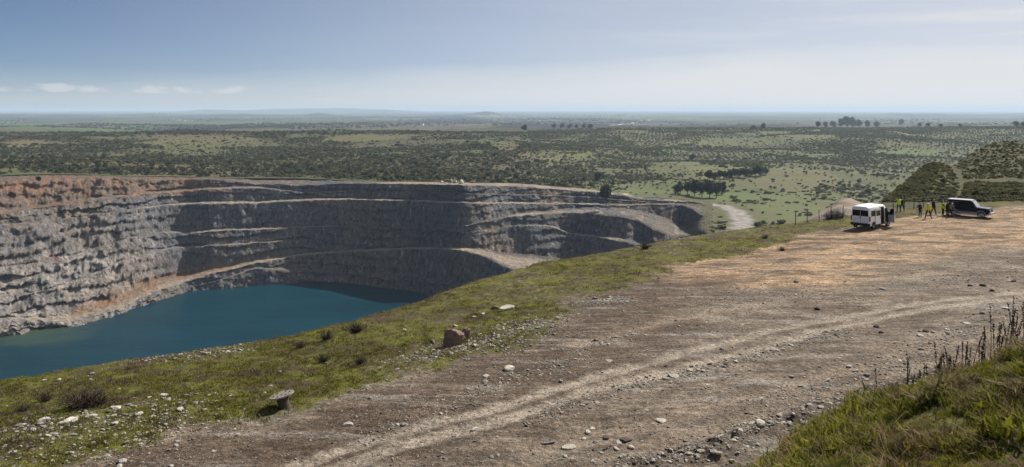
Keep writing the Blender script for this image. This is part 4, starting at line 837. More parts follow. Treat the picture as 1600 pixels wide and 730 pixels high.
def big_tree(px, py, hpx, tall, label, group, i, wide=1.0):
    p = plain_hit(px, py); h = hpx * p[1] / F; e = empty('eucalyptus_tree' if tall else 'broadleaf_tree', (p[0], p[1], p[2] - 0.2), i * 1.7, label=label, category='tree'); h *= 0.86 if py < 204 else 1.0; e.scale = (h * wide, h * wide, h)
    if group: e['group'] = group
    link('trunk', TR_B, parent=e); link('crown', (TALLC if tall else BIGC)[i % (2 if tall else 3)], parent=e)
i = 0
for x, y, h in ((1063, 302, 19), (1074, 305, 24), (1085, 307, 27), (1097, 309, 29), (1109, 310, 30), (1119, 310, 29), (1129, 305, 22)): big_tree(x, y, h, True, 'tall dark eucalyptus in the tight clump beyond the pit corner', 'eucalyptus clump beyond the pit', i, 1.1); i += 1
for x in range(1108, 1200, 8): big_tree(x, 281 - (x - 1108) * 0.09 + (i % 3), 13 + (i * 7) % 5, False, 'dark rounded tree in the hedge line below the green meadow', 'hedge line trees below the meadow', i, 1.1); i += 1
for x, y, h, w, lb in ((947, 316, 30, 0.9, 'dark bushy tree at the end of the pit rim beside the pale path'), (935, 284, 16, 1.1, 'round dark tree among oaks above the pit rim end'), (1059, 304, 20, 1.0, 'lone pale-trunked tree left of the eucalyptus clump'), (820, 206, 12, 1.2, 'lone round tree on the far ridge behind the pit'), (1408, 197, 13, 0.9, 'lone tall tree on the far right ridge, apart from the grove'),
    (1082, 251, 12, 1.2, 'dark round tree at the end of the olive rows above the meadow'), (60, 284, 9, 1.3, 'dark bushy tree at the orange rim of the pit'), (1192, 203, 13, 1.0, 'tall tree at the end of the far hedge line'), (1177, 203, 10, 1.1, 'shorter tree beside the tall one in the far hedge line')): big_tree(x, y, h, False, lb, None, i, w); i += 1
for x, y, h in ((1278, 200, 13), (1290, 200, 12), (1302, 200, 15), (1314, 200, 18), (1324, 200, 22), (1332, 200, 23), (1342, 200, 16), (1356, 200, 14), (1370, 200, 14)): big_tree(x, y, h, False, 'tall tree in the hazy grove standing on the far ridge', 'grove on the far ridge', i, 1.0); i += 1
for x, h in ((866, 10), (878, 10), (890, 11), (901, 9), (912, 10), (922, 11)): big_tree(x, 201.5, h, False, 'dark tree in the short row on the ridge before the white town', 'short tree row before the town', i, 1.2); i += 1
for x, h in ((1437, 9), (1450, 9), (1470, 8), (1500, 7), (1588, 12), (1600, 12)): big_tree(x, 199, h, False, 'small tree along the skyline of the dark far orchard', 'skyline trees of the far orchard', i, 1.2); i += 1

# ------------------------------------------------------------------ far town, farm buildings, pylons
M_WHITEWASH = plain_mat('whitewash', (0.78, 0.76, 0.72), 0.8, 0.2, sc=0.05); M_TILE = plain_mat('clay_tiles', (0.30, 0.17, 0.11), 0.9, 0.1, sc=0.3); M_STEEL = plain_mat('galvanised_steel', (0.25, 0.26, 0.27), 0.5, 0.4)
def house_meshes():
    out = []
    for (w, d, h, r) in ((26, 16, 11, 4), (40, 18, 8, 3), (18, 14, 14, 4)):
        bm = bmesh.new(); bm_box(bm, -w / 2, w / 2, -d / 2, d / 2, -2, h); me = bpy.data.meshes.new('wall'); bm.to_mesh(me); bm.free(); me.materials.append(M_WHITEWASH)
        bm = bmesh.new(); bm_prism(bm, [(-d / 2 - 0.6, h), (d / 2 + 0.6, h), (0, h + r)], 'x', -w / 2 - 0.6, w / 2 + 0.6); m2 = bpy.data.meshes.new('roof'); bmesh.ops.recalc_face_normals(bm, faces=bm.faces[:]); bm.to_mesh(m2); bm.free(); m2.materials.append(M_TILE); out.append((me, m2))
    return out
HM = house_meshes()
def house(px, py, k, label, group, s=1.0):
    p = plain_hit(px, py); e = empty('white_house', (p[0], p[1], p[2]), (px * 0.37) % 0.8 - 0.4, label=label, category='house', group=group); e.scale = (s, s, s); link('wall', HM[k][0], parent=e); link('roof', HM[k][1], parent=e)
_r = random.Random(3)
for q in range(110):
    x = _r.choice((_r.gauss(770, 22), _r.uniform(735, 840), _r.uniform(840, 1010), _r.gauss(985, 16))); house(x, 180.2 + _r.uniform(0, 3.4) + (1.0 if x > 840 else 0), q % 3, ('tiny white house', 'long low white building', 'tall white block')[q % 3] + (' at the foot of the domed hill in the far town' if x < 800 else (' in the sparse middle of the far town' if x < 930 else ' of the far town beside the pale straight road')), 'white houses of the far town', 1.15)
for q, (x, y) in enumerate(((271, 186.5), (278, 188.5), (283, 189), (288, 189.5), (294, 189), (300, 189.5))): house(x, y, q % 3, 'white farm building in the cluster on the hazy left plain', 'white farm cluster on the left plain', 0.8)
for x, y, lb in ((660, 196.5, 'small white farmhouse alone on the mid plain'), (843, 190.5, 'lone pale block house in the far green field'), (601, 184, 'thin white building by blue woodland on the plain'), (1437, 175.5, 'long white shed shining on the right skyline'), (245, 178, 'white villa on the far left skyline')): house(x, y, 1 if 'long' in lb else 2, lb, 'scattered farm buildings', 1.0)
def pylon_mesh():
    ps = []; h = 34.0
    for sx in (-1, 1):
        for sy in (-1, 1): ps.append(tube_np([(sx * 3, sy * 3, -1), (sx * 0.8, sy * 0.8, h * 0.7), (sx * 0.3, sy * 0.3, h)], [0.35, 0.28, 0.2], 4))
    for z in range(0, 30, 5):
        a = 3 - 2.2 * z / 24; b = 3 - 2.2 * (z + 5) / 24
        for s in (-1, 1): ps += [tube_np([(-a * 1, s * a, z), (b, s * b, z + 5)], [0.15, 0.15], 3), tube_np([(a, s * a, z), (-b, s * b, z + 5)], [0.15, 0.15], 3)]
    V, f = join_np(ps); A = mesh_np('tower', V, f); A.materials.append(M_STEEL)
    ps = [tube_np([(-w, 0, z), (w, 0, z)], [0.25, 0.25], 4) for w, z in ((5.5, 24), (4.5, 28), (3.2, 32))]; V, f = join_np(ps); B = mesh_np('crossarm', V, f); B.materials.append(M_STEEL); return A, B
PYL = pylon_mesh()
for x, y, lb in ((706, 199.5, 'tall grey lattice pylon on the plain behind the pit'), (614, 201, 'grey lattice pylon on the plain left of the tallest pylon'), (1085, 250, 'lattice pylon above the olive rows'), (56, 196, 'faint lattice pylon at the far left of the plain')):
    p = plain_hit(x, y); e = empty('power_pylon', tuple(p), 0.4, label=lb, category='pylon'); link('tower', PYL[0], parent=e); link('crossarm', PYL[1], parent=e)

# ------------------------------------------------------------------ stones one can pick out
RK = {k: [rock_mesh('stone', m, 100 + s * 7 + q, 2, f, 9) for s, f in ((1, 0.55), (2, 0.75), (3, 0.4), (4, 0.6))] for q, (k, m) in enumerate((('pale', M_PALE), ('grey', M_GREY), ('dark', M_DARK), ('red', M_RED)))}
ZONES = {'turf': 'pale loose stone lying on the left turf slope', 'track': 'loose stone lying on the gravel track', 'yard': 'stone on the bare yard beside the track, right part', 'foot': 'pale stone in the rubble bank at the foot of the grassy mound', 'dark': 'small blackish lump of rock lying on the gravel'}
STONES = [(7, 675, 9, 'pale', 'turf'), (69, 660, 18, 'pale', 'turf'), (109, 661, 25, 'pale', 'turf'), (96, 664, 12, 'pale', 'turf'), (144, 652, 15, 'pale', 'turf'), (183, 639, 17, 'pale', 'turf'), (201, 634, 12, 'grey', 'turf'), (217, 647, 16, 'pale', 'turf'), (233, 621, 9, 'pale', 'turf'), (256, 619, 14, 'pale', 'turf'), (304, 633, 12, 'grey', 'turf'), (262, 642, 7, 'pale', 'turf'),
 (338, 626, 8, 'pale', 'turf'), (83, 685, 7, 'grey', 'turf'), (63, 702, 6, 'pale', 'turf'), (144, 586, 11, 'grey', 'turf'), (142, 594, 9, 'pale', 'turf'), (184, 582, 6, 'pale', 'turf'), (92, 593, 7, 'pale', 'turf'), (69, 594, 8, 'pale', 'turf'), (37, 665, 9, 'pale', 'turf'), (50, 668, 8, 'pale', 'turf'), (66, 668, 8, 'pale', 'turf'), (80, 670, 10, 'pale', 'turf'), (229, 679, 7, 'pale', 'turf'), (250, 677, 9, 'pale', 'turf'), (30, 668, 6, 'pale', 'turf'),
 (255, 671, 6, 'pale', 'turf'), (4, 686, 8, 'pale', 'turf'), (422, 606, 8, 'pale', 'turf'), (437, 581, 9, 'grey', 'turf'), (476, 589, 8, 'grey', 'turf'), (507, 600, 6, 'pale', 'turf'), (574, 605, 5, 'pale', 'turf'), (712, 507, 9, 'pale', 'turf'), (779, 517, 8, 'pale', 'turf'), (769, 511, 6, 'pale', 'turf'), (632, 517, 7, 'pale', 'turf'), (740, 495, 8, 'pale', 'turf'), (755, 492, 7, 'pale', 'turf'), (788, 507, 6, 'pale', 'turf'), (750, 523, 6, 'pale', 'turf'),
 (334, 704, 10, 'pale', 'track'), (187, 728, 12, 'pale', 'track'), (796, 577, 20, 'pale', 'track'), (759, 589, 12, 'pale', 'track'), (742, 671, 14, 'pale', 'track'), (544, 665, 16, 'pale', 'track'), (777, 684, 6, 'pale', 'track'), (950, 564, 12, 'pale', 'track'), (1031, 655, 18, 'pale', 'track'), (918, 675, 12, 'pale', 'track'), (967, 691, 13, 'pale', 'track'), (963, 700, 12, 'pale', 'track'), (986, 699, 12, 'pale', 'track'), (912, 684, 10, 'pale', 'track'), (1055, 587, 18, 'pale', 'track'), (1078, 577, 13, 'pale', 'track'), (1040, 592, 12, 'pale', 'track'),
 (1105, 601, 9, 'pale', 'track'), (990, 521, 10, 'pale', 'track'), (883, 714, 9, 'pale', 'track'), (925, 669, 10, 'pale', 'track'), (1010, 640, 8, 'pale', 'track'), (1130, 573, 10, 'grey', 'track'), (1150, 565, 11, 'pale', 'track'), (1210, 545, 12, 'pale', 'track'), (1236, 540, 11, 'pale', 'track'), (968, 480, 7, 'pale', 'track'), (930, 690, 9, 'grey', 'track'), (940, 706, 8, 'pale', 'track'), (1000, 665, 6, 'pale', 'track'),
 (1244, 441, 9, 'grey', 'yard'), (1380, 452, 12, 'pale', 'yard'), (1438, 525, 13, 'pale', 'yard'), (1440, 545, 9, 'pale', 'yard'), (1512, 506, 12, 'pale', 'yard'), (1569, 481, 14, 'pale', 'yard'), (1406, 565, 8, 'pale', 'yard'), (1560, 470, 8, 'pale', 'yard'), (1535, 490, 9, 'grey', 'yard'), (1480, 515, 8, 'pale', 'yard'), (1575, 440, 9, 'pale', 'yard'), (1330, 528, 8, 'pale', 'yard'), (1310, 560, 7, 'pale', 'yard'),
 (1218, 649, 12, 'pale', 'foot'), (1187, 670, 20, 'pale', 'foot'), (1176, 668, 13, 'pale', 'foot'), (1203, 666, 10, 'pale', 'foot'), (1156, 681, 14, 'pale', 'foot'), (1146, 693, 13, 'pale', 'foot'), (1168, 698, 10, 'pale', 'foot'), (1257, 663, 11, 'pale', 'foot'), (1332, 648, 8, 'pale', 'foot'), (1205, 667, 10, 'grey', 'foot'), (1095, 712, 12, 'pale', 'foot'), (1060, 716, 9, 'grey', 'foot'), (1045, 724, 10, 'pale', 'foot'), (1120, 703, 10, 'grey', 'foot'), (1283, 640, 10, 'pale', 'foot'), (1240, 655, 9, 'pale', 'foot'), (1355, 628, 9, 'grey', 'foot'), (1310, 634, 8, 'pale', 'foot'),
 (1370, 510, 11, 'dark', 'dark'), (1377, 520, 8, 'dark', 'dark'), (1446, 518, 11, 'dark', 'dark'), (1584, 440, 10, 'dark', 'dark'), (1536, 447, 12, 'dark', 'dark'), (1550, 455, 7, 'dark', 'dark'), (1516, 447, 8, 'dark', 'dark'), (1277, 484, 9, 'dark', 'dark'), (1166, 646, 7, 'dark', 'dark'), (324, 632, 9, 'dark', 'dark')]
def put_stone(x, y, w, kind, label, group=None, name='stone', k=None, flat=1.0, lift=0.05, rz=None):
    p = spot(x, y); s = w * p.y / F; me = RK[kind][(int(x + y) if k is None else k) % 4]; o = link(name, me, label=label, category='rock')
    if group: o['group'] = group
    o.location = p + Vector((0, 0, s * lift * flat)); o.scale = (s * 0.95, s * 0.95, s * 0.95 * flat); o.rotation_euler = (0.12 * math.sin(x), 0.12 * math.cos(y), (x * 0.7) % 6.28 if rz is None else rz); return o
MARKS = {'turf': [(128, 640, 'beside the large leafless bush on the turf'), (445, 637, 'on the turf slope above the cable drum'), (708, 538, 'on the turf by the reddish boulder'), (770, 500, 'on the turf by the long pale slab'), (230, 640, 'on the turf right of the leafless bushes'), (120, 590, 'on the turf edge over the lake'), (30, 680, 'on the stony turf left of the leafless bush'), (250, 675, 'on stony turf just above the track')],
 'track': [(889, 698, 'on the track around the flat white slab'), (1050, 590, 'in the stone strip along the lower wheel track'), (1190, 550, 'in the stone strip far along the wheel track'), (740, 640, 'on brown earth below the reddish boulder'), (260, 715, 'on brown earth below the cable drum'), (970, 520, 'on bare earth between turf and wheel tracks'), (1020, 655, 'on the track between white slab and mound')],
 'yard': [(1250, 450, 'on the yard edge in front of the van'), (1540, 480, 'on the yard in front of the dark car'), (1420, 540, 'on the track behind the dead weed stalks')],
 'foot': [(1180, 675, 'in the dark rubble bank at the mound foot'), (1060, 720, 'at the low end of the rubble bank'), (1310, 640, 'in the rubble bank right under the mound grass')],
 'dark': [(1375, 515, 'on the wheel track before the weed stalks'), (1540, 448, 'on the yard in front of the dark car'), (1277, 484, 'alone on gravel in front of the van'), (1166, 646, 'alone on gravel near the rubble bank'), (324, 632, 'on the turf left of the cable drum')]}
CN = {'pale': 'pale', 'grey': 'grey', 'dark': 'blackish', 'red': 'reddish'}
for (x, y, w, k, z) in STONES:
    mk = min(MARKS[z], key=lambda m: math.hypot(m[0] - x, (m[1] - y) * 1.6))[2]; sz = 'large' if w >= 14 else ('medium-sized' if w >= 9 else 'small')
    put_stone(x, y, w, k, f'{sz} {CN[k]} stone lying {mk}', f'stones lying {mk}', flat=0.75 if k == 'pale' else 1.1)
# the boulders of the turf slope
b_me = rock_mesh('boulder', M_RED, 531, 3, 1.15, 22); b2 = rock_mesh('boulder', M_RED, 511, 3, 1.1, 12)
for (x, y, w, me, sc, rz, lb) in ((708, 540, 34, b_me, (1.0, 0.9, 1.15), 0.5, 'large reddish-brown boulder perched on the turf slope'), (727, 526, 19, b2, (0.95, 0.9, 1.5), 1.4, 'upright smaller red rock standing beside the large reddish boulder'), (676, 535, 12, b2, (1, 0.8, 0.8), 2.2, 'low broken brown rock left of the large reddish boulder'), (774, 484, 12, b2, (1, 0.7, 0.7), 0.4, 'brown rock touching the long pale slab on the turf')):
    p = spot(x, y); s = w * p.y / F; o = link('boulder', me, label=lb, category='rock'); o.scale = tuple(s * c for c in sc); o.location = p + Vector((0, 0, 0.3 * s * sc[2])); o.rotation_euler = (0.25, -0.2, rz)
def slab_mesh(name, mat, seed, L=1.0, Wd=0.6, th=0.08):
    rng = np.random.default_rng(seed); n = 9; pts = []
    for i in range(n):
        a = 2 * math.pi * i / n; r = rng.uniform(0.75, 1.05); pts.append((L / 2 * r * math.cos(a), Wd / 2 * r * math.sin(a)))
    bm = bmesh.new(); bm_prism(bm, pts, 'z', -th / 2, th / 2); bmesh.ops.recalc_face_normals(bm, faces=bm.faces[:]); bmesh.ops.bevel(bm, geom=bm.edges[:], offset=th * 0.2, segments=1, affect='EDGES')
    me = bpy.data.meshes.new(name); bm.to_mesh(me); bm.free(); me.materials.append(mat); return me
for (x, y, w, wd, tilt, lb, mt) in ((792, 486, 27, 0.5, 0.25, 'long pale slab of rock lying on the turf', M_PALE), (889, 698, 27, 0.75, 0.04, 'flat white slab lying on the gravel track beside dark sticks', M_PALE), (854, 692, 20, 0.3, 0.05, 'narrow grey slab on the track left of the white slab', M_GREY)):
    p = spot(x, y); s = w * p.y / F; o = link('slab', slab_mesh('slab', mt, int(x), 1.0, wd, 0.1), label=lb, category='rock'); o.scale = (s, s, s); o.location = p + Vector((0, 0, 0.06 * s + (0.1 * s if tilt > 0.1 else 0))); o.rotation_euler = (tilt, -tilt * 0.5, 0.2)
M_STICK = plain_mat('weathered_wood', (0.075, 0.06, 0.052), 0.9, 0.15, var=0.4, sc=14)
for (x, y, Lp, rz, lb) in ((949, 700, 20, 0.9, 'thin dark stick lying slantwise on the gravel'), (858, 692, 18, 0.35, 'thin dark stick beside the narrow grey slab'), (975, 687, 13, 0.6, 'dark splintered board, upper one of two on the track'), (980, 690, 13, 0.5, 'dark splintered board, lower one of two on the track'), (947, 683, 12, 1.5, 'short pale-sided wood block lying end-on on the track')):
    p = spot(x, y); s = Lp * p.y / F; bm = bmesh.new(); w = 0.09 if 'board' in lb or 'block' in lb else 0.03; bm_box(bm, -s / 2, s / 2, -w, w, 0, 0.05); o = bm_obj('broken_board' if w > 0.05 else 'stick', bm, M_STICK, bevel=0.008); o.location = p + Vector((0, 0, 0.005)); o.rotation_euler = (0, 0, rz); o['label'] = lb; o['category'] = 'wood'
# boulders and rubble on the pit rim and benches
def pit_spot(px, row):
    i = int(np.argmin(np.abs(PIT_PX - px))); return Vector(PITV[i, row])
_rowK = PITV.shape[1] - 2
for (x, w, row, k, lb) in ((690, 5.5, _rowK, 'pale', 'pale boulder on the pit rim left of the rubble heap'), (712, 7, _rowK, 'pale', 'rubble block heaped on the pit rim, left of the light block'), (721, 9, _rowK - 1, 'pale', 'light rectangular block on the edge of the pit rim'), (738, 8, _rowK, 'red', 'reddish rubble heap on the pit rim, right of the light block'), (705, 8, _rowK, 'grey', 'grey rubble hump at the back of the pit rim')):
    p = pit_spot(x, row); s = w * p.y / F; o = link('rim_boulder', RK[k][int(x) % 4], label=lb, category='rock'); o.location = p + Vector((0, 0, 0.2 * s)); o.scale = (s, s * 0.8, s * 1.3); o.rotation_euler = (0, 0, x)
for (x, lb) in ((784, 'white boulder on the upper haul road of the far wall'), (980, 'white block beside the haul road at the right end of the pit')):
    p = pit_spot(x, 0); i = int(np.argmin(np.abs(PIT_PX - x))); py = HY - F * PITV[i, :, 2] / PITV[i, :, 1]; j = int(np.argmin(np.abs(py - (314.5 if x < 900 else 327)))); p = Vector(PITV[i, j]); s = 5.5 * p.y / F; o = link('bench_boulder', RK['pale'][1], label=lb, category='rock'); o.location = p + Vector((0, -1, 0.25 * s)); o.scale = (s, s * 0.8, s)

# ------------------------------------------------------------------ gravel, turf and mound grass (stuff)
PEB = [rock_mesh('pebble', M_PEB, 300 + s, 1, 0.8, 5) for s in range(4)]; PEBL = [rock_mesh('pebble', M_PEBL, 320 + s, 1, 0.7, 5) for s in range(4)]
STRIPS = [([(840, 655), (920, 625), (1002, 599), (1100, 577), (1170, 557), (1250, 540), (1330, 515)], 0.9, 1440, 1.0), ([(560, 690), (700, 640), (800, 588), (860, 583), (924, 541), (980, 520)], 1.0, 1120, 0.9), ([(730, 550), (790, 522), (850, 500)], 3.0, 1440, 1.1),
          ([(960, 738), (1100, 700), (1200, 664), (1300, 634), (1400, 603), (1480, 582)], 1.3, 1760, 1.1), ([(1180, 640), (1250, 612), (1400, 565), (1500, 522), (1590, 480)], 1.3, 1600, 0.9), ([(0, 680), (100, 662), (220, 642), (340, 625)], 2.2, 720, 1.2), ([(40, 712), (180, 692), (330, 655)], 2.8, 800, 1.0),
          ([(915, 474), (945, 470), (975, 468)], 1.6, 800, 0.9), ([(1460, 445), (1530, 432), (1600, 428)], 2.5, 560, 0.9), ([(200, 563), (300, 556), (400, 540)], 1.6, 560, 1.1), ([(640, 560), (690, 545), (720, 538)], 1.8, 640, 1.1), ([(1080, 480), (1180, 462), (1260, 450)], 3.0, 800, 0.8)]
def gravel():
    rng = np.random.default_rng(8); P = []; Sz = []; lite = []
    n = 26000; Y = 1 / rng.uniform(1 / 100, 1 / 24, n); t = rng.uniform(-0.70, 0.70, n); q = np.stack([t * Y, Y], -1)
    keep = (fgs(q, 'grass') < 0.5) | (rng.random(n) < 0.12); keep &= (fgs(q, 'track') < 0.5) | (rng.random(n) < 0.3); keep &= (fgs(q, 'ochre') < 0.5) | (rng.random(n) < 0.25); keep &= rng.random(n) < 0.35 + 0.9 * sstep(fbm(q[:, 0] / 2.5, q[:, 1] / 1.5, 77, 4), -0.2, 0.35)
    q = q[keep]; P.append(q); Sz.append(rng.lognormal(-3.05, 0.45, len(q)) * (0.7 + q[:, 1] / 90)); lite.append(rng.random(len(q)) < 0.5)
    for pts, w, m, sc in STRIPS:
        ln = fg_line(pts)[:, :2]; L = np.r_[0, np.cumsum(np.hypot(*np.diff(ln, axis=0).T))]; s = rng.uniform(0, L[-1], m); c = np.stack([np.interp(s, L, ln[:, 0]), np.interp(s, L, ln[:, 1])], -1) + rng.normal(0, w * 0.45, (m, 2))
        P.append(c); Sz.append(rng.lognormal(-2.75, 0.5, m) * sc); lite.append(rng.random(m) < 0.75)
    P = np.concatenate(P); Sz = np.minimum(np.concatenate(Sz), 0.34); lite = np.concatenate(lite); ok = (P[:, 1] > 10) & (np.abs(P[:, 0] / P[:, 1]) < 0.9); P, Sz, lite = P[ok], Sz[ok], lite[ok]; z = fgs(P)
    for nm, sel, kit, lb in (('gravel', ~lite, PEB, 'brown and grey loose gravel over the track and yard'), ('pale_gravel', lite, PEBL, 'pale broken stone chips strewn along the track edges')):
        k = sel.sum(); scatter(nm, kit, np.c_[P[sel], z[sel] + 0.12 * Sz[sel]], np.stack([rng.normal(0, 0.25, k), rng.normal(0, 0.25, k), rng.uniform(0, 6.3, k)], -1), (Sz[sel][:, None] * np.array([1.0, 1.0, 0.62])), rng.integers(0, 4, k), label=lb, category='gravel')
gravel()
def grass_mat(name, a, b, tip, root):
    t = MT(name, 0.75, 0.1); c = t.mix(t.rand(), a, b); n = t.noise(t.geo(), 0.5, 4, 0.6); c = t.mix(t.rng(n, 0.45, 0.65, 0, 0.75), c, tip); n2 = t.noise(t.geo(), 2.2, 3); c = t.mix(t.rng(n2, 0.45, 0.7, 0, 0.6), c, root)
    t.b.inputs['Subsurface Weight'].default_value = 0.0
    tr = t.N.new('ShaderNodeBsdfTranslucent'); mx = t.N.new('ShaderNodeMixShader'); mx.inputs[0].default_value = 0.3; t.color(c); t._in(tr.inputs[0], c); t.L.new(t.b.outputs[0], mx.inputs[1]); t.L.new(tr.outputs[0], mx.inputs[2]); t.L.new(mx.outputs[0], t.N['Material Output'].inputs[0]); return t.m
M_G1 = grass_mat('mound_grass', (0.10, 0.115, 0.010), (0.26, 0.26, 0.022), (0.30, 0.24, 0.05), (0.05, 0.058, 0.010)); M_G2 = grass_mat('dry_grass', (0.20, 0.15, 0.075), (0.28, 0.22, 0.12), (0.16, 0.11, 0.055), (0.12, 0.085, 0.045)); M_G3 = grass_mat('turf_grass', (0.105, 0.108, 0.013), (0.205, 0.20, 0.026), (0.105, 0.075, 0.038), (0.055, 0.052, 0.014))
def tuft_mesh(name, mat, n, r, h, w, seed, droop=0.5):
    rng = np.random.default_rng(seed); V = []; Fc = []
    for i in range(n):
        a = rng.uniform(0, 6.28); b = rng.uniform(0, 1) ** 0.5 * r; base = np.array([math.cos(a) * b, math.sin(a) * b, -0.02]); d = rng.uniform(0, 6.28); dr = np.array([math.cos(d), math.sin(d), 0]); hh = h * rng.uniform(0.5, 1.1); le = hh * droop * rng.uniform(0.3, 1.3); sd = np.array([-dr[1], dr[0], 0]) * w
        m = base + dr * le * 0.3 + np.array([0, 0, hh * 0.6]); tp = base + dr * le + np.array([0, 0, hh * (1 - 0.15 * droop)]); o = len(V); V += [base - sd, base + sd, m + sd * 0.8, m - sd * 0.8, tp + sd * 0.12, tp - sd * 0.12]; Fc += [(o, o + 1, o + 2, o + 3), (o + 3, o + 2, o + 4, o + 5)]
    me = mesh_np(name, np.array(V), np.array(Fc), smooth=False); me.materials.append(mat); return me
def grass():
    rng = np.random.default_rng(4)
    kit = [tuft_mesh('tuft', M_G1, 22, 0.12, 0.135, 0.009, s, 0.8) for s in (1, 2, 3)] + [tuft_mesh('tuft', M_G2, 16, 0.12, 0.20, 0.007, s, 0.9) for s in (4, 5)]
    n = 60000; Y = 1 / rng.uniform(1 / 27, 1 / 6.5, n); t = rng.uniform(0.1, 0.90, n); q = np.stack([t * Y, Y], -1); cov = mound_cover(q) * (fgs(q, 'mound') > 0.8); clump = sstep(fbm(q[:, 0] / 0.55, q[:, 1] / 0.55, 401, 3), -0.5, 0.2)
    bare = sstep(fbm(q[:, 0] / 1.1, q[:, 1] / 1.1, 404, 3), 0.12, 0.35); ok = rng.random(n) < cov * (0.22 + 0.78 * clump) * (1 - 0.8 * bare); q = q[ok]; k = len(q); dry = rng.random(k) < 0.14 + 0.4 * sstep(fbm(q[:, 0] / 0.9, q[:, 1] / 0.9, 402, 3), 0.05, 0.4); s = rng.uniform(0.45, 1.2, k) * (0.45 + 1.15 * sstep(vnoise(q[:, 0] / 0.7, q[:, 1] / 0.7, 403), 0.25, 0.85)) * np.where(rng.random(k) < 0.04, 1.8, 1.0)
    scatter('mound_grass', kit, np.c_[q, fgs(q)], np.stack([rng.normal(0, 0.15, k), rng.normal(0, 0.15, k), rng.uniform(0, 6.3, k)], -1), np.stack([s, s, s], -1), np.where(dry, rng.integers(3, 5, k), rng.integers(0, 3, k)), label='thick green grass with dry straws on the near mound', category='grass'); print('mound tufts', k)
    kit = [tuft_mesh('tuft', M_G3, 16, 0.20, 0.11, 0.012, s, 0.8) for s in (6, 7, 8)] + [tuft_mesh('tuft', M_G2, 10, 0.16, 0.15, 0.008, s, 0.7) for s in (9,)] + [tuft_mesh('tuft', M_DRYTWIG, 12, 0.2, 0.14, 0.01, s, 0.7) for s in (10,)]
    n = 46000; Y = 1 / rng.uniform(1 / 104, 1 / 25, n); t = rng.uniform(-0.70, 0.55, n); q = np.stack([t * Y, Y], -1); g = fgs(q, 'grass') * (fgs(q, 'mound') < 0.3); d, _ = seg_dist(q, EDGE); ok = (rng.random(n) < g * g * (0.3 + 0.7 * sstep(fbm(q[:, 0] / 1.3, q[:, 1] / 1.3, 405, 3), -0.3, 0.3))) & (d > -2.5); q = q[ok]; k = len(q)
    r = rng.random(k); br = sstep(fbm(q[:, 0] / 5, q[:, 1] / 5, 406, 3), -0.05, 0.35); ix = np.where(r < 0.10, 3, np.where(r < 0.10 + 0.4 * br, 4, rng.integers(0, 3, k))); s = rng.uniform(0.6, 1.3, k) * (0.8 + q[:, 1] / 150)
    scatter('turf_grass', kit, np.c_[q, fgs(q)], np.stack([rng.normal(0, 0.1, k), rng.normal(0, 0.1, k), rng.uniform(0, 6.3, k)], -1), np.stack([s, s, s], -1), ix, label='short yellow-green turf along the rim above the lake', category='grass'); print('turf tufts', k)
grass()

# ------------------------------------------------------------------ dry weed stalks by the mound
M_WEED = plain_mat('dead_weed_stem', (0.085, 0.06, 0.045), 0.9, 0.1, var=0.3); M_HEAD = plain_mat('dead_seed_head', (0.05, 0.034, 0.028), 0.95, 0.1, var=0.4, sc=40)
def weed(px, py, D, hpx, lean, seed, label, group):
    x, y = (px - CX) / F * D, D; z = float(fgs([[x, y]])[0]); h = (hpx * 1.2 + 10) * D / F; rng = np.random.default_rng(seed); e = empty('dry_weed', (x, y, z - 0.05), rng.uniform(0, 6.3), label=label, category='weed', group=group)
    tip = np.array([lean * h, 0, h]); mid = np.array([lean * h * 0.35, 0.02, h * 0.55]); V, f = tube_np([(0, 0, 0), mid, tip], [0.007, 0.006, 0.003], 5); me = mesh_np('stem', V, f); link('stem', me, M_WEED, e)
    ps = []
    for i in range(26):
        s = rng.uniform(0.62, 1.0); c = mid + (tip - mid) * (s - 0.55) / 0.45; d = rand_unit(1, rng)[0] * 0.022 * (1.3 - s * 0.6); ps.append(tube_np([c - d * 0.2, c + d, c + d * 1.6 + np.array([0, 0, 0.012])], [0.007, 0.011, 0.002], 4))
    V, f = join_np(ps); link('seed_head', mesh_np('seed_head', V, f), M_HEAD, e)
    ps = [tube_np([(0, 0, h * s), (math.cos(s * 40) * 0.1 * h, math.sin(s * 40) * 0.1 * h, h * (s + 0.16))], [0.004, 0.002], 3) for s in rng.uniform(0.12, 0.55, 4)]; V, f = join_np(ps); link('side_twig', mesh_np('side_twig', V, f), M_WEED, e)
for k, (x, D, h, ln) in enumerate([(1368, 18.6, 48, 0.02), (1464, 17.2, 60, 0.05), (1478, 17.0, 42, 0.1), (1506, 16.8, 52, -0.05), (1518, 16.6, 60, 0.2), (1528, 16.6, 46, 0.05), (1538, 16.4, 62, 0.0), (1547, 16.3, 88, 0.0), (1555, 16.2, 66, 0.04), (1568, 16.0, 60, 0.12), (1576, 15.9, 74, 0.1), (1582, 15.8, 84, 0.08), (1588, 15.7, 70, 0.22), (1594, 15.6, 80, 0.14), (1600, 15.6, 62, 0.2), (1448, 17.5, 34, -0.1), (1490, 17.0, 36, 0.0), (1425, 18.0, 32, 0.08), (1560, 16.2, 44, -0.1), (1572, 16.0, 50, -0.12)] + [(1395 + (q * 47) % 212, 18.4 - ((q * 47) % 212) * 0.0135 + 0.3 * math.sin(q * 5.1), 24 + (q * 13) % 30 + (((q * 47) % 212) > 150) * 22, 0.16 * math.sin(q * 2.7)) for q in range(42)]):
    lb = 'tallest single dead weed stalk rising from the grassy mound crest' if k == 7 else ('single short dead stalk standing apart at the rubble foot of the mound' if k == 0 else ('tall' if h > 60 else ('middling' if h > 42 else 'short')) + ' dead brown weed stalk ' + ('in the dense clump at the mound top' if x > 1545 else 'thinly spaced along the mound crest')); weed(x, 0, D, h, ln, k, lb, 'dead weed stalks along the mound crest')
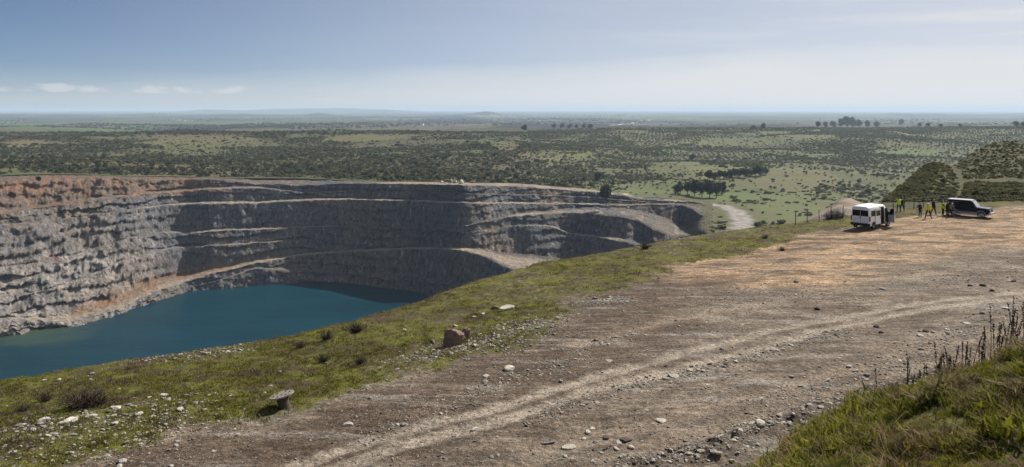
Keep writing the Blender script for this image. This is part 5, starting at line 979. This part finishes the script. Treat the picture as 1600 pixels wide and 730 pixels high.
# ------------------------------------------------------------------ cable drum on the turf edge
def cable_drum():
    p = spot(445, 637); e = empty('cable_drum', p, 0.3, label='old wooden cable drum standing tilted at the turf edge by the track', category='cable drum'); e.rotation_euler = (-0.10, -0.22, 0.3)
    M_OLDW = plain_mat('bleached_wood', (0.25, 0.23, 0.20), 0.9, 0.15, var=0.35, sc=9); R = 0.50; zt = 0.52
    V, f = tube_np([(0, 0, -0.12), (0, 0, 0.1), (0, 0, 0.3), (0, 0, zt)], [0.30, 0.245, 0.235, 0.25], 20); core = link('core', mesh_np('core', V, f), M_STICK, e)
    n = 9; w = 2 * R / n
    for i in range(n):          # planks of the flange
        y0 = -R + i * w + 0.004; y1 = y0 + w - 0.008; m = max(abs(y0), abs(y1)); 
        def xe(y): return math.sqrt(max(R * R - y * y, 0.004))
        bm = bmesh.new(); z = zt + 0.004 * ((i * 7) % 3); bm_prism(bm, [(-xe(y0), y0), (xe(y0), y0), (xe(y1), y1), (-xe(y1), y1)], 'z', z, z + 0.055); bm_obj('plank', bm, M_OLDW, e, bevel=0.005)
    bm = bmesh.new()
    for i in range(6):
        a = i * math.pi / 3; r = 0.33; bm_box(bm, r * math.cos(a) - 0.025, r * math.cos(a) + 0.025, r * math.sin(a) - 0.025, r * math.sin(a) + 0.025, zt + 0.06, zt + 0.09)
    bm_obj('bolt_heads', bm, M_STICK, e)
    V, f = tube_np([(0, 0, zt + 0.062), (0, 0, zt + 0.068)], [0.055, 0.05], 14); V = np.r_[V, [[0, 0, zt + 0.0685]]]; me = mesh_np('hole_shade_disc', V[:-1], f); me2 = bpy.data.meshes.new('hole_shade_disc'); me2.from_pydata([tuple(v) for v in V], [], [tuple(int(c) for c in q) for q in f] + [(14 + j, 14 + (j + 1) % 14, 28) for j in range(14)]); me2.materials.append(plain_mat('hole_shade_black', (0.015, 0.013, 0.012))); link('hole_shade_disc', me2, parent=e)  # flat black disc painted for the shade inside the axle hole
cable_drum()

# ------------------------------------------------------------------ wire fence along the far edge of the yard
def wire_fence():
    M_POST = plain_mat('rusty_post', (0.06, 0.05, 0.045), 0.8, 0.2); M_WIRE = plain_mat('fence_wire', (0.12, 0.115, 0.11), 0.5, 0.4)
    px = [1243, 1261, 1280, 1299, 1317, 1336, 1396, 1413, 1428, 1443, 1457, 1471, 1486]
    pts = []
    for x in px:
        y = float(np.interp(x, [q[0] for q in EDGE_PX], [q[1] for q in EDGE_PX])) + 3.2; pts.append(spot(x, y))
    e = empty('wire_fence', pts[0], 0, label='thin wire fence on dark posts along the far edge of the yard', category='fence'); o = Vector(pts[0])
    for i, p in enumerate(pts):
        q = p - o; h = 1.45 + 0.12 * math.sin(i * 2.3); V, f = tube_np([(q.x, q.y, q.z - 0.2), (q.x + 0.04 * math.sin(i * 1.9), q.y, q.z + h)], [0.045, 0.035], 6); link('post', mesh_np('post', V, f), M_POST, e)
    for k in range(4):
        path = []
        for a, b in zip(pts[:-1], pts[1:]):
            if (b - a).length > 6: sag = 0.12
            else: sag = 0.05
            for s in (0, 0.33, 0.66):
                c = a.lerp(b, s) - o; path.append((c.x, c.y, c.z + 0.35 + k * 0.33 - sag * 4 * s * (1 - s)))
        V, f = tube_np(path, [0.008] * len(path), 3); link('wire', mesh_np('wire', V, f), M_WIRE, e)
wire_fence()

# ------------------------------------------------------------------ vehicles
M_VWHITE = plain_mat('white_paint', (0.78, 0.78, 0.77), 0.35, 0.5, var=0.05, sc=1.5); M_GLASS = plain_mat('dark_glass', (0.010, 0.012, 0.014), 0.05, 0.25, var=0.0); M_BLKP = plain_mat('black_plastic', (0.02, 0.02, 0.021), 0.6, 0.3)
M_TYRE = plain_mat('tyre_rubber', (0.018, 0.017, 0.016), 0.85, 0.2); M_RIM = plain_mat('steel_wheel', (0.30, 0.30, 0.31), 0.35, 0.5, metal=0.6); M_REDL = plain_mat('red_lens', (0.35, 0.012, 0.01), 0.2, 0.5); M_NAVY = plain_mat('navy_paint', (0.010, 0.014, 0.028), 0.35, 0.15, var=0.1, sc=1.5)
M_SILV = plain_mat('silver_cladding', (0.27, 0.27, 0.275), 0.5, 0.5, metal=0.2); M_LAMP = plain_mat('headlamp', (0.72, 0.72, 0.70), 0.12, 0.5); M_SEAT = plain_mat('seat_cloth', (0.06, 0.065, 0.08), 0.9, 0.1); M_PLATE = plain_mat('number_plate', (0.72, 0.72, 0.70), 0.5, 0.4); M_CHROME = plain_mat('bumper_silver', (0.42, 0.42, 0.42), 0.3, 0.5, metal=0.5); M_INT = plain_mat('cabin_lining', (0.09, 0.09, 0.095), 0.8, 0.1)
def loft_body(name, stations, prof, mat, parent, skip=None, smooth=True):
    """stations: (x, bottom, top, halfwidth); prof: (height share, width share) up one side"""
    V = []; Fc = []; k = len(prof); ring = 2 * k
    for (x, zb, zt, w) in stations:
        side = [(w * b, zb + (zt - zb) * a) for a, b in prof]
        for y, z in side: V.append((x, -y, z))
        for y, z in side[::-1]: V.append((x, y, z))
    for i in range(len(stations) - 1):
        for j in range(ring):
            if skip and skip(i, j): continue
            Fc.append((i * ring + j, (i + 1) * ring + j, (i + 1) * ring + (j + 1) % ring, i * ring + (j + 1) % ring))
    Fc.append(tuple(range(ring))[::-1]); Fc.append(tuple((len(stations) - 1) * ring + j for j in range(ring)))
    me = bpy.data.meshes.new(name); me.from_pydata(V, [], Fc); bm = bmesh.new(); bm.from_mesh(me); bmesh.ops.recalc_face_normals(bm, faces=bm.faces[:])
    for f in bm.faces: f.smooth = smooth and len(f.verts) == 4
    bm.to_mesh(me); bm.free(); me.update()
    try: me.set_sharp_from_angle(angle=math.radians(32))
    except Exception: pass
    return link(name, me, mat, parent)
def side_panel(name, poly, y, th, mat, parent):     # polygon in x, z
    bm = bmesh.new(); bm_prism(bm, poly, 'y', y, y + th); return bm_obj(name, bm, mat, parent)
def back_panel(name, poly, x, th, mat, parent):      # polygon in y, z
    bm = bmesh.new(); bm_prism(bm, poly, 'x', x, x + th); return bm_obj(name, bm, mat, parent)
def wheel(x, y, r, w, parent):
    s = 1 if y > 0 else -1; V, f = tube_np([(0, -w / 2, 0), (0, -w / 2, 0), (0, -w * 0.42, 0), (0, w * 0.42, 0), (0, w / 2, 0), (0, w / 2, 0)], [r * 0.6, r * 0.92, r, r, r * 0.92, r * 0.6], 24); t = link('wheel', mesh_np('wheel', V, f), M_TYRE, parent); t.location = (x, y, r)
    V, f = tube_np([(0, s * w * 0.30, 0), (0, s * w * 0.46, 0), (0, s * w * 0.40, 0), (0, s * w * 0.48, 0)], [r * 0.66, r * 0.62, r * 0.4, r * 0.06], 18); link('rim', mesh_np('rim', V, f), M_RIM, t); return t
def az_rot(az): return math.radians(90 - az)      # heading azimuth (clockwise from the view axis) to rotation of local +x
def van():
    p = spot(1362, 354.5); e = empty('passenger_van', p, az_rot(50), label='white passenger van seen from behind, sliding door and front door open', category='van')
    st = [(-2.48, 0.42, 2.22, 0.90), (-2.42, 0.36, 2.33, 0.96), (-2.2, 0.34, 2.38, 1.0), (-1.2, 0.34, 2.42, 1.01), (-0.28, 0.34, 2.42, 1.01), (0.72, 0.34, 2.40, 1.01), (1.0, 0.34, 2.36, 1.01), (1.2, 0.34, 2.22, 1.0), (1.55, 0.34, 1.82, 0.99), (1.95, 0.34, 1.34, 0.97), (2.3, 0.34, 1.16, 0.92), (2.5, 0.36, 0.92, 0.80), (2.54, 0.42, 0.72, 0.7)]
    pr = [(0, 0.96), (0.06, 1.0), (0.3, 1.01), (0.48, 1.0), (0.78, 0.965), (0.90, 0.93), (0.96, 0.86), (1.0, 0.66)]
    loft_body('body', st, pr, M_VWHITE, e, skip=lambda i, j: i == 4 and 0 < j < 5)
    bm = bmesh.new(); bm_box(bm, -2.3, 1.9, -0.95, 0.95, 0.44, 0.5); bm_obj('floor', bm, M_INT, e)
    for x, y in ((-0.9, 0.4), (-0.9, -0.4), (-1.8, 0.4), (-1.8, -0.4), (0.1, 0.5), (0.95, 0.45), (0.95, -0.5)):
        bm = bmesh.new(); bm_box(bm, x - 0.2, x + 0.28, y - 0.22, y + 0.22, 0.75, 0.92); bm_box(bm, x - 0.28, x - 0.14, y - 0.22, y + 0.22, 0.8, 1.55); bm_box(bm, x - 0.1, x + 0.2, y - 0.15, y + 0.15, 0.5, 0.75); bm_obj('seat', bm, M_SEAT, e)
    # rear
    back_panel('rear_window', [(-0.86, 1.36), (-0.03, 1.36), (-0.03, 1.98), (-0.82, 1.98)], -2.487, 0.02, M_GLASS, e); back_panel('rear_window', [(0.03, 1.36), (0.86, 1.36), (0.82, 1.98), (0.03, 1.98)], -2.487, 0.02, M_GLASS, e)
    back_panel('door_gap', [(-0.012, 0.62), (0.012, 0.62), (0.012, 2.15), (-0.012, 2.15)], -2.484, 0.02, M_BLKP, e); back_panel('number_plate', [(0.2, 0.98), (0.72, 0.98), (0.72, 1.09), (0.2, 1.09)], -2.49, 0.02, M_PLATE, e); back_panel('badge', [(-0.07, 1.16), (0.07, 1.16), (0.07, 1.3), (-0.07, 1.3)], -2.492, 0.02, M_BLKP, e)
    bm = bmesh.new(); bm_box(bm, -2.58, -2.30, -0.99, 0.99, 0.36, 0.64); bm_obj('rear_bumper', bm, M_BLKP, e, bevel=0.04)
    for s in (-1, 1):
        bm = bmesh.new(); bm_box(bm, -2.50, -2.36, s * 0.99 - 0.06, s * 0.99 + 0.03, 0.85, 1.38); bm_obj('tail_light', bm, M_REDL, e, bevel=0.02)
    # sides: glass bands and lower trim
    for s in (-1, 1):
        y = s * 1.003; th = s * 0.012
        side_panel('side_window', [(-2.15, 1.36), (-1.30, 1.36), (-1.30, 1.92), (-2.12, 1.92)], y, th, M_GLASS, e)
        if s > 0: side_panel('side_window', [(-1.2, 1.36), (-0.3, 1.36), (-0.3, 1.92), (-1.2, 1.92)], y, th, M_GLASS, e); side_panel('side_window', [(-0.2, 1.36), (0.7, 1.36), (0.7, 1.92), (-0.2, 1.92)], y, th, M_GLASS, e)
        side_panel('side_trim', [(-1.1, 0.36), (1.0, 0.36), (1.0, 0.52), (-1.1, 0.52)], s * 1.018, th, M_BLKP, e)
        side_panel('wheel_arch', [(-1.62 + 0.42 * math.cos(a), 0.36 + 0.44 * math.sin(a)) for a in np.linspace(0, math.pi, 12)], s * 1.016, th, M_BLKP, e); side_panel('wheel_arch', [(1.62 + 0.42 * math.cos(a), 0.36 + 0.44 * math.sin(a)) for a in np.linspace(0, math.pi, 12)], s * 1.012, th, M_BLKP, e)
        wheel(-1.62, s * 0.93, 0.34, 0.22, e); wheel(1.62, s * 0.93, 0.34, 0.22, e)
        bm = bmesh.new(); bm_box(bm, 1.28, 1.4, s * 1.05, s * 1.22, 1.3, 1.62); bm_obj('mirror', bm, M_BLKP, e, bevel=0.03); bm = bmesh.new(); bm_box(bm, 2.28, 2.46, s * 0.62, s * 0.86, 0.85, 1.12); bm_obj('headlight', bm, M_LAMP, e, bevel=0.03)
    # sliding door run back along the side, front door swung out
    d = side_panel('sliding_door', [(-1.42, 0.5), (-0.32, 0.5), (-0.32, 2.16), (-1.40, 2.16)], -1.085, -0.05, M_VWHITE, e); side_panel('door_window', [(-1.32, 1.36), (-0.42, 1.36), (-0.42, 1.92), (-1.32, 1.92)], -1.138, -0.01, M_GLASS, d); side_panel('door_handle', [(-0.5, 1.12), (-0.38, 1.12), (-0.38, 1.2), (-0.5, 1.2)], -1.138, -0.03, M_BLKP, d)
    side_panel('doorway_shade_sheet', [(0.85, 0.55), (1.62, 0.55), (1.62, 1.42), (1.32, 1.98), (0.85, 2.05)], -1.008, -0.012, M_BLKP, e)  # black sheet stands in for the shaded cabin behind the open front door
    h = Matrix.Translation((1.66, -1.03, 0)) @ Matrix.Rotation(math.radians(62), 4, 'Z')
    fd = side_panel('front_door', [(-0.95, 0.5), (0, 0.5), (0, 1.45), (-0.3, 2.02), (-0.95, 2.1)], -0.03, 0.06, M_VWHITE, e); fd.matrix_local = h; side_panel('door_window', [(-0.86, 1.32), (-0.12, 1.32), (-0.34, 1.92), (-0.86, 1.98)], -0.045, 0.09, M_GLASS, fd)
    # windscreen laid on the slope
    bm = bmesh.new(); q = [(1.23, -0.82, 2.20), (1.23, 0.82, 2.20), (1.96, 0.90, 1.36), (1.96, -0.90, 1.36)]; vs = [bm.verts.new((x + 0.015, y, z + 0.02)) for x, y, z in q]; bm.faces.new(vs); r = bmesh.ops.extrude_face_region(bm, geom=bm.faces[:]); bmesh.ops.translate(bm, verts=[v for v in r['geom'] if isinstance(v, bmesh.types.BMVert)], vec=(-0.015, 0, -0.015)); bm_obj('windscreen', bm, M_GLASS, e)
van()
def suv():
    p = spot(1515, 338.5); e = empty('off_road_car', p, az_rot(133), label='dark navy off-road car with silver lower trim and pale roof, people behind it', category='car')
    st = [(-2.28, 0.62, 1.00, 0.80), (-2.22, 0.50, 1.10, 0.86), (-1.9, 0.46, 1.14, 0.89), (-0.5, 0.44, 1.14, 0.90), (0.8, 0.44, 1.16, 0.90), (1.0, 0.44, 1.20, 0.89), (1.8, 0.46, 1.18, 0.88), (2.15, 0.5, 1.14, 0.86), (2.24, 0.56, 1.05, 0.82)]
    loft_body('body', st, [(0, 0.94), (0.12, 1.0), (0.55, 1.02), (0.85, 0.99), (0.96, 0.95), (1.0, 0.86)], M_NAVY, e)
    cab = [(-2.22, 1.12, 1.34, 0.84), (-2.14, 1.12, 1.90, 0.80), (-1.7, 1.12, 1.95, 0.81), (0.2, 1.12, 1.95, 0.81), (0.42, 1.12, 1.90, 0.81), (0.66, 1.12, 1.54, 0.82), (0.94, 1.12, 1.16, 0.84)]
    loft_body('cabin', cab, [(0, 1.0), (0.5, 0.965), (0.88, 0.91), (0.97, 0.87), (1.0, 0.78)], M_NAVY, e)
    M_ROOF = plain_mat('pale_roof', (0.42, 0.43, 0.45), 0.3, 0.5); bm = bmesh.new(); bm_box(bm, -2.10, 0.34, -0.72, 0.72, 1.945, 1.985); bm_obj('roof', bm, M_ROOF, e, bevel=0.012)
    M_HOOD = plain_mat('paler_bonnet_paint', (0.035, 0.038, 0.05), 0.3, 0.4); bm = bmesh.new(); bm_prism(bm, [(1.02, 1.21), (2.10, 1.16), (2.10, 1.13), (1.02, 1.18)], 'y', -0.74, 0.74); bm_obj('bonnet', bm, M_HOOD, e)  # bonnet panel in a greyer, paler tone than the navy body
    bm = bmesh.new(); q = [(0.44, -0.68, 1.87), (0.44, 0.68, 1.87), (0.93, 0.77, 1.19), (0.93, -0.77, 1.19)]; vs = [bm.verts.new((x + 0.02, y, z + 0.02)) for x, y, z in q]; bm.faces.new(vs); r = bmesh.ops.extrude_face_region(bm, geom=bm.faces[:]); bmesh.ops.translate(bm, verts=[v for v in r['geom'] if isinstance(v, bmesh.types.BMVert)], vec=(-0.012, 0, -0.012)); bm_obj('windscreen', bm, plain_mat('painted_reflection_glass', (0.30, 0.32, 0.34), 0.06, 0.8, var=0), e)  # windscreen's bright reflection is put into its pale base colour
    for s in (-1, 1):
        y = s * 0.826; th = s * 0.012
        for poly in ([(-2.06, 1.27), (-1.32, 1.27), (-1.30, 1.80), (-2.02, 1.80)], [(-1.22, 1.27), (-0.34, 1.27), (-0.34, 1.82), (-1.20, 1.82)], [(-0.24, 1.27), (0.72, 1.27), (0.40, 1.82), (-0.24, 1.82)]): side_panel('side_window', poly, y, th, M_GLASS, e)
        side_panel('side_cladding', [(-0.98, 0.42), (0.98, 0.42), (0.98, 0.68), (-0.98, 0.68)], s * 0.917, th, M_SILV, e); bm = bmesh.new(); bm_box(bm, -0.95, 0.95, s * 0.90 - 0.08, s * 0.90 + 0.08, 0.34, 0.385); bm_obj('running_board', bm, M_BLKP, e)
        for x in (-1.38, 1.38):
            arc = [(x + 0.50 * math.cos(a), 0.40 + 0.50 * math.sin(a)) for a in np.linspace(-0.15, math.pi + 0.15, 14)] + [(x + 0.40 * math.cos(a), 0.40 + 0.40 * math.sin(a)) for a in np.linspace(math.pi + 0.1, -0.1, 14)]
            side_panel('wheel_arch', [(x + 0.41 * math.cos(a), 0.40 + 0.41 * math.sin(a)) for a in np.linspace(0, math.pi, 14)], s * 0.915, th * 0.5, M_BLKP, e); side_panel('arch_flare', arc, s * 0.915, s * 0.035, M_SILV, e); wheel(x, s * 0.83, 0.40, 0.27, e)
        bm = bmesh.new(); bm_box(bm, 0.72, 0.84, s * 0.93, s * 1.10, 1.2, 1.36); bm_obj('mirror', bm, M_BLKP, e, bevel=0.02); bm = bmesh.new(); bm_box(bm, 2.14, 2.26, s * 0.52, s * 0.80, 0.86, 1.03); bm_obj('headlight', bm, M_LAMP, e, bevel=0.02); bm = bmesh.new(); bm_box(bm, -2.27, -2.2, s * 0.70, s * 0.84, 0.8, 1.05); bm_obj('tail_light', bm, M_REDL, e)
        side_panel('door_handle', [(-0.55, 1.02), (-0.42, 1.02), (-0.42, 1.06), (-0.55, 1.06)], s * 0.91, s * 0.03, M_BLKP, e)
    bm = bmesh.new(); bm_box(bm, 2.20, 2.262, -0.48, 0.48, 0.78, 0.97); bm_obj('grille', bm, M_BLKP, e, bevel=0.01); bm = bmesh.new(); bm_box(bm, 2.12, 2.40, -0.86, 0.86, 0.48, 0.70); bm_obj('front_bumper', bm, M_CHROME, e, bevel=0.04); bm = bmesh.new(); bm_box(bm, -2.40, -2.2, -0.86, 0.86, 0.48, 0.66); bm_obj('rear_bumper', bm, M_BLKP, e, bevel=0.03)
    V, f = tube_np([(-2.45, 0, 0.98), (-2.45, 0, 0.98), (-2.29, 0, 0.98), (-2.29, 0, 0.98)], [0.05, 0.34, 0.36, 0.1], 20); link('spare_wheel', mesh_np('spare_wheel', V, f), M_TYRE, e)
suv()

# ------------------------------------------------------------------ people
M_SKIN = plain_mat('skin', (0.36, 0.22, 0.15), 0.6, 0.3, var=0.06); M_HAIR = plain_mat('dark_hair', (0.016, 0.012, 0.010), 0.6, 0.3); M_SHOE = plain_mat('shoe_leather', (0.03, 0.024, 0.02), 0.6, 0.3)
_cloth = {}
def cloth(c, nm):
    if (c, nm) not in _cloth: _cloth[(c, nm)] = plain_mat(nm, c, 0.9, 0.1, var=0.15, sc=8)
    return _cloth[(c, nm)]
def person(px, py, az, height, top, legs, label, vest=None, cap=None, spread=0.10, lean=0.0, arms='down', stride=0.0):
    loc = spot(px, py); s = height / 1.75; e = empty('person', loc, az_rot(az) - math.pi / 2, label=label, category='person'); e.scale = (s * 1.2, s * 1.2, s)
    sl, cl = math.sin(lean), math.cos(lean)
    def up(x, y, z): d = z - 0.94; return (x, y * cl + d * sl, 0.94 + d * cl - y * sl)      # torso bends forward at the hips
    J = {}; E = []; Rr = {}; tag_ = {}
    def j(n, co, r, par=None, tg='top'):
        J[n] = co; Rr[n] = r if isinstance(r, tuple) else (r, r)
        if par: E.append((par, n)); tag_[(par, n)] = tg
    j('pelvis', (0, 0, 0.94), (0.165, 0.115)); j('waist', up(0, 0.01, 1.08), (0.15, 0.105), 'pelvis'); j('chest', up(0, 0.0, 1.28), (0.175, 0.12), 'waist'); j('collar', up(0, -0.01, 1.43), (0.11, 0.085), 'chest'); j('neck', up(0, 0.0, 1.50), 0.055, 'collar', 'skin'); j('jaw', up(0, 0.035, 1.575), (0.066, 0.075), 'neck', 'skin'); j('brow', up(0, 0.02, 1.665), (0.077, 0.092), 'jaw', 'skin'); j('crown', up(0, 0.0, 1.725), (0.055, 0.065), 'brow', 'skin'); j('nose', up(0, 0.128, 1.615), 0.012, 'brow', 'skin')
    for sd, sg in (('l', -1), ('r', 1)):
        j('ear' + sd, up(sg * 0.088, 0.01, 1.625), 0.012, 'brow', 'skin')
        f = stride * sg
        j('hip' + sd, (sg * 0.095, 0, 0.88), 0.095, 'pelvis', 'legs'); j('knee' + sd, (sg * (0.10 + spread * 0.5), 0.035 + f * 0.5, 0.49), 0.064, 'hip' + sd, 'legs'); j('ankle' + sd, (sg * (0.10 + spread), f, 0.09), 0.044, 'knee' + sd, 'legs'); j('heel' + sd, (sg * (0.10 + spread), f - 0.02, 0.045), 0.042, 'ankle' + sd, 'shoe'); j('toe' + sd, (sg * (0.12 + spread), f + 0.17, 0.035), 0.034, 'heel' + sd, 'shoe')
        j('sh' + sd, up(sg * 0.195, 0, 1.415), 0.062, 'collar')
        if arms == 'down': el, wr = up(sg * 0.25, -0.03, 1.13), up(sg * 0.26, 0.06, 0.89)
        elif arms == 'pockets': el, wr = up(sg * 0.30, -0.08, 1.15), up(sg * 0.20, 0.06, 0.98)
        elif arms == 'forward': el, wr = up(sg * 0.24, 0.05, 1.15), up(sg * 0.12, 0.27, 1.12)
        elif arms == 'reach': el, wr = up(sg * 0.24, 0.16, 1.20), up(sg * 0.20, 0.42, 1.12)
        else: el, wr = (up(0.27, -0.03, 1.13), up(0.28, 0.05, 0.89)) if sg > 0 else (up(-0.3, 0.1, 1.28), up(-0.2, 0.3, 1.38))
        j('elbow' + sd, el, 0.047, 'sh' + sd); j('wrist' + sd, wr, 0.032, 'elbow' + sd)
        d = Vector(wr) - Vector(el); d.normalize(); a = Vector((0, 1, 0)) if abs(d.y) < 0.7 else Vector((sg, 0, 0)); c = d.cross(a).normalized(); a = c.cross(d).normalized()
        pm = Vector(wr) + d * 0.07; j('palm' + sd, tuple(pm), 0.034, 'wrist' + sd, 'skin')
        for k, (o, ln) in enumerate(((-0.027, 0.062), (-0.009, 0.075), (0.009, 0.07), (0.027, 0.055))):
            q = pm + a * o + d * 0.03; j(f'f{k}{sd}', tuple(q + d * ln * 0.5), 0.009, 'palm' + sd, 'skin'); j(f'g{k}{sd}', tuple(q + d * ln * 0.9 + c * -sg * 0.012), 0.008, f'f{k}{sd}', 'skin')
        j('th' + sd, tuple(pm + a * 0.05 + d * 0.01), 0.010, 'palm' + sd, 'skin'); j('ti' + sd, tuple(pm + a * 0.06 + d * 0.045), 0.008, 'th' + sd, 'skin')
    names = list(J); ix = {n: i for i, n in enumerate(names)}; me = bpy.data.meshes.new('person_cage'); me.from_pydata([J[n] for n in names], [(ix[a], ix[b]) for a, b in E], []); o = bpy.data.objects.new('cage', me); col.objects.link(o)
    md = o.modifiers.new('skin', 'SKIN'); md.use_smooth_shade = True; sb = o.modifiers.new('sub', 'SUBSURF'); sb.levels = 1; sb.render_levels = 1
    for n in names: v = me.skin_vertices[0].data[ix[n]]; v.radius = Rr[n]; v.use_root = (n == 'pelvis')
    dg = bpy.context.evaluated_depsgraph_get(); bme = bpy.data.meshes.new_from_object(o.evaluated_get(dg), depsgraph=dg); bpy.data.objects.remove(o); bme.name = 'body'
    order = ['top', 'legs', 'skin', 'shoe']; bme.materials.clear()
    for m in (cloth(top, 'jacket_cloth'), cloth(legs, 'trouser_cloth'), M_SKIN, M_SHOE): bme.materials.append(m)
    A = np.array([J[a] for a, b in E]); B = np.array([J[b] for a, b in E]); tg = [tag_[q] for q in E]; cen = np.array([pl.center for pl in bme.polygons]); best = []
    AB = B - A; L2 = (AB ** 2).sum(1) + 1e-9
    for c in cen: t = np.clip(((c - A) * AB).sum(1) / L2, 0, 1); dd = ((A + t[:, None] * AB - c) ** 2).sum(1); k = int(np.argmin(dd)); best.append(tg[k] if not (tg[k] == 'top' and c[2] < 0.92 and abs(c[0]) < 0.2 and lean < 0.2) else 'legs')
    bme.polygons.foreach_set('material_index', [order.index(b) for b in best]); bme.polygons.foreach_set('use_smooth', [True] * len(bme.polygons)); link('body', bme, parent=e)
    def shell(nm, sel, mat, off):
        bm = bmesh.new(); bm.from_mesh(bme); bm.faces.ensure_lookup_table(); bm.normal_update(); bmesh.ops.delete(bm, geom=[f for f in bm.faces if not sel(f)], context='FACES')
        for v in bm.verts: v.co = v.co + v.normal * off
        for f in bm.faces: f.material_index = 0
        m2 = bpy.data.meshes.new(nm); bm.to_mesh(m2); bm.free(); return link(nm, m2, mat, e)
    head = Vector(J['brow'])
    if vest: shell('safety_vest', lambda f: best[f.index] in ('top', 'legs') and f.calc_center_median().z > 0.86 and abs(f.calc_center_median().x) < 0.205 and f.calc_center_median().y < 0.2, vest, 0.014)
    shell('cap' if cap else 'hair', lambda f: (f.calc_center_median() - head).length < 0.16 and (f.calc_center_median() - head).dot(Vector((0, -0.45 + sl, 0.9))) > 0.0, cap or M_HAIR, 0.012)
M_HIVIS = plain_mat('hi_vis_yellow_green', (0.62, 0.80, 0.05), 0.7, 0.2, var=0.08); M_WCAP = plain_mat('white_cap', (0.72, 0.72, 0.7), 0.8, 0.2)
person(1404.5, 331.5, 10, 1.80, (0.02, 0.02, 0.024), (0.055, 0.085, 0.15), 'person in hi-vis vest and blue jeans standing at the fence, back turned', vest=M_HIVIS, arms='forward', spread=0.06)
person(1409.5, 330.5, 40, 1.62, (0.03, 0.032, 0.03), (0.04, 0.045, 0.04), 'person in dark clothes close beside the one in blue jeans', arms='forward', lean=0.15)
person(1437.5, 339.5, 75, 1.70, (0.03, 0.034, 0.045), (0.055, 0.052, 0.045), 'person in dark jacket standing alone on the ochre ground, hands in pockets', arms='pockets', spread=0.04)
person(1450.5, 342.0, 20, 1.80, (0.62, 0.56, 0.07), (0.07, 0.05, 0.033), 'person in yellow jacket and white cap standing with legs apart', cap=M_WCAP, arms='pockets', spread=0.16)
person(1458.3, 335.8, 85, 1.86, (0.032, 0.022, 0.020), (0.06, 0.055, 0.045), 'tall person in dark brown jacket pointing, behind the yellow jacket', arms='point', stride=0.12)
person(1473.0, 337.0, 100, 1.74, (0.05, 0.06, 0.03), (0.028, 0.022, 0.02), 'person in hi-vis vest and black trousers facing the car rear', vest=M_HIVIS, arms='forward', spread=0.05)
person(1479.5, 337.5, 110, 1.66, (0.03, 0.035, 0.03), (0.03, 0.028, 0.026), 'person in black holding papers between the vest wearer and the car', arms='forward', lean=0.12)
person(1484.5, 339.5, 60, 1.74, (0.20, 0.17, 0.13), (0.045, 0.045, 0.05), 'person with white cap bending over at the back of the car', cap=M_WCAP, arms='reach', lean=0.5, spread=0.07)
# ------------------------------------------------------------------ air
def build_haze():
    bm = bmesh.new(); bmesh.ops.create_cube(bm, size=1.0)
    me = bpy.data.meshes.new('haze'); bm.to_mesh(me); bm.free()
    o = link('haze', me, kind='stuff'); o.scale = (140000, 100000, 360); o.location = (0, 20000, 125 - 180)
    m = bpy.data.materials.new('haze_air'); m.use_nodes = True; N = m.node_tree.nodes; N.clear()
    out = N.new('ShaderNodeOutputMaterial'); v = N.new('ShaderNodeVolumePrincipled')
    v.inputs['Color'].default_value = (0.62, 0.79, 1.0, 1); v.inputs['Density'].default_value = 4.7e-5; v.inputs['Anisotropy'].default_value = 0.1
    m.node_tree.links.new(v.outputs[0], out.inputs['Volume']); me.materials.append(m)
build_haze()
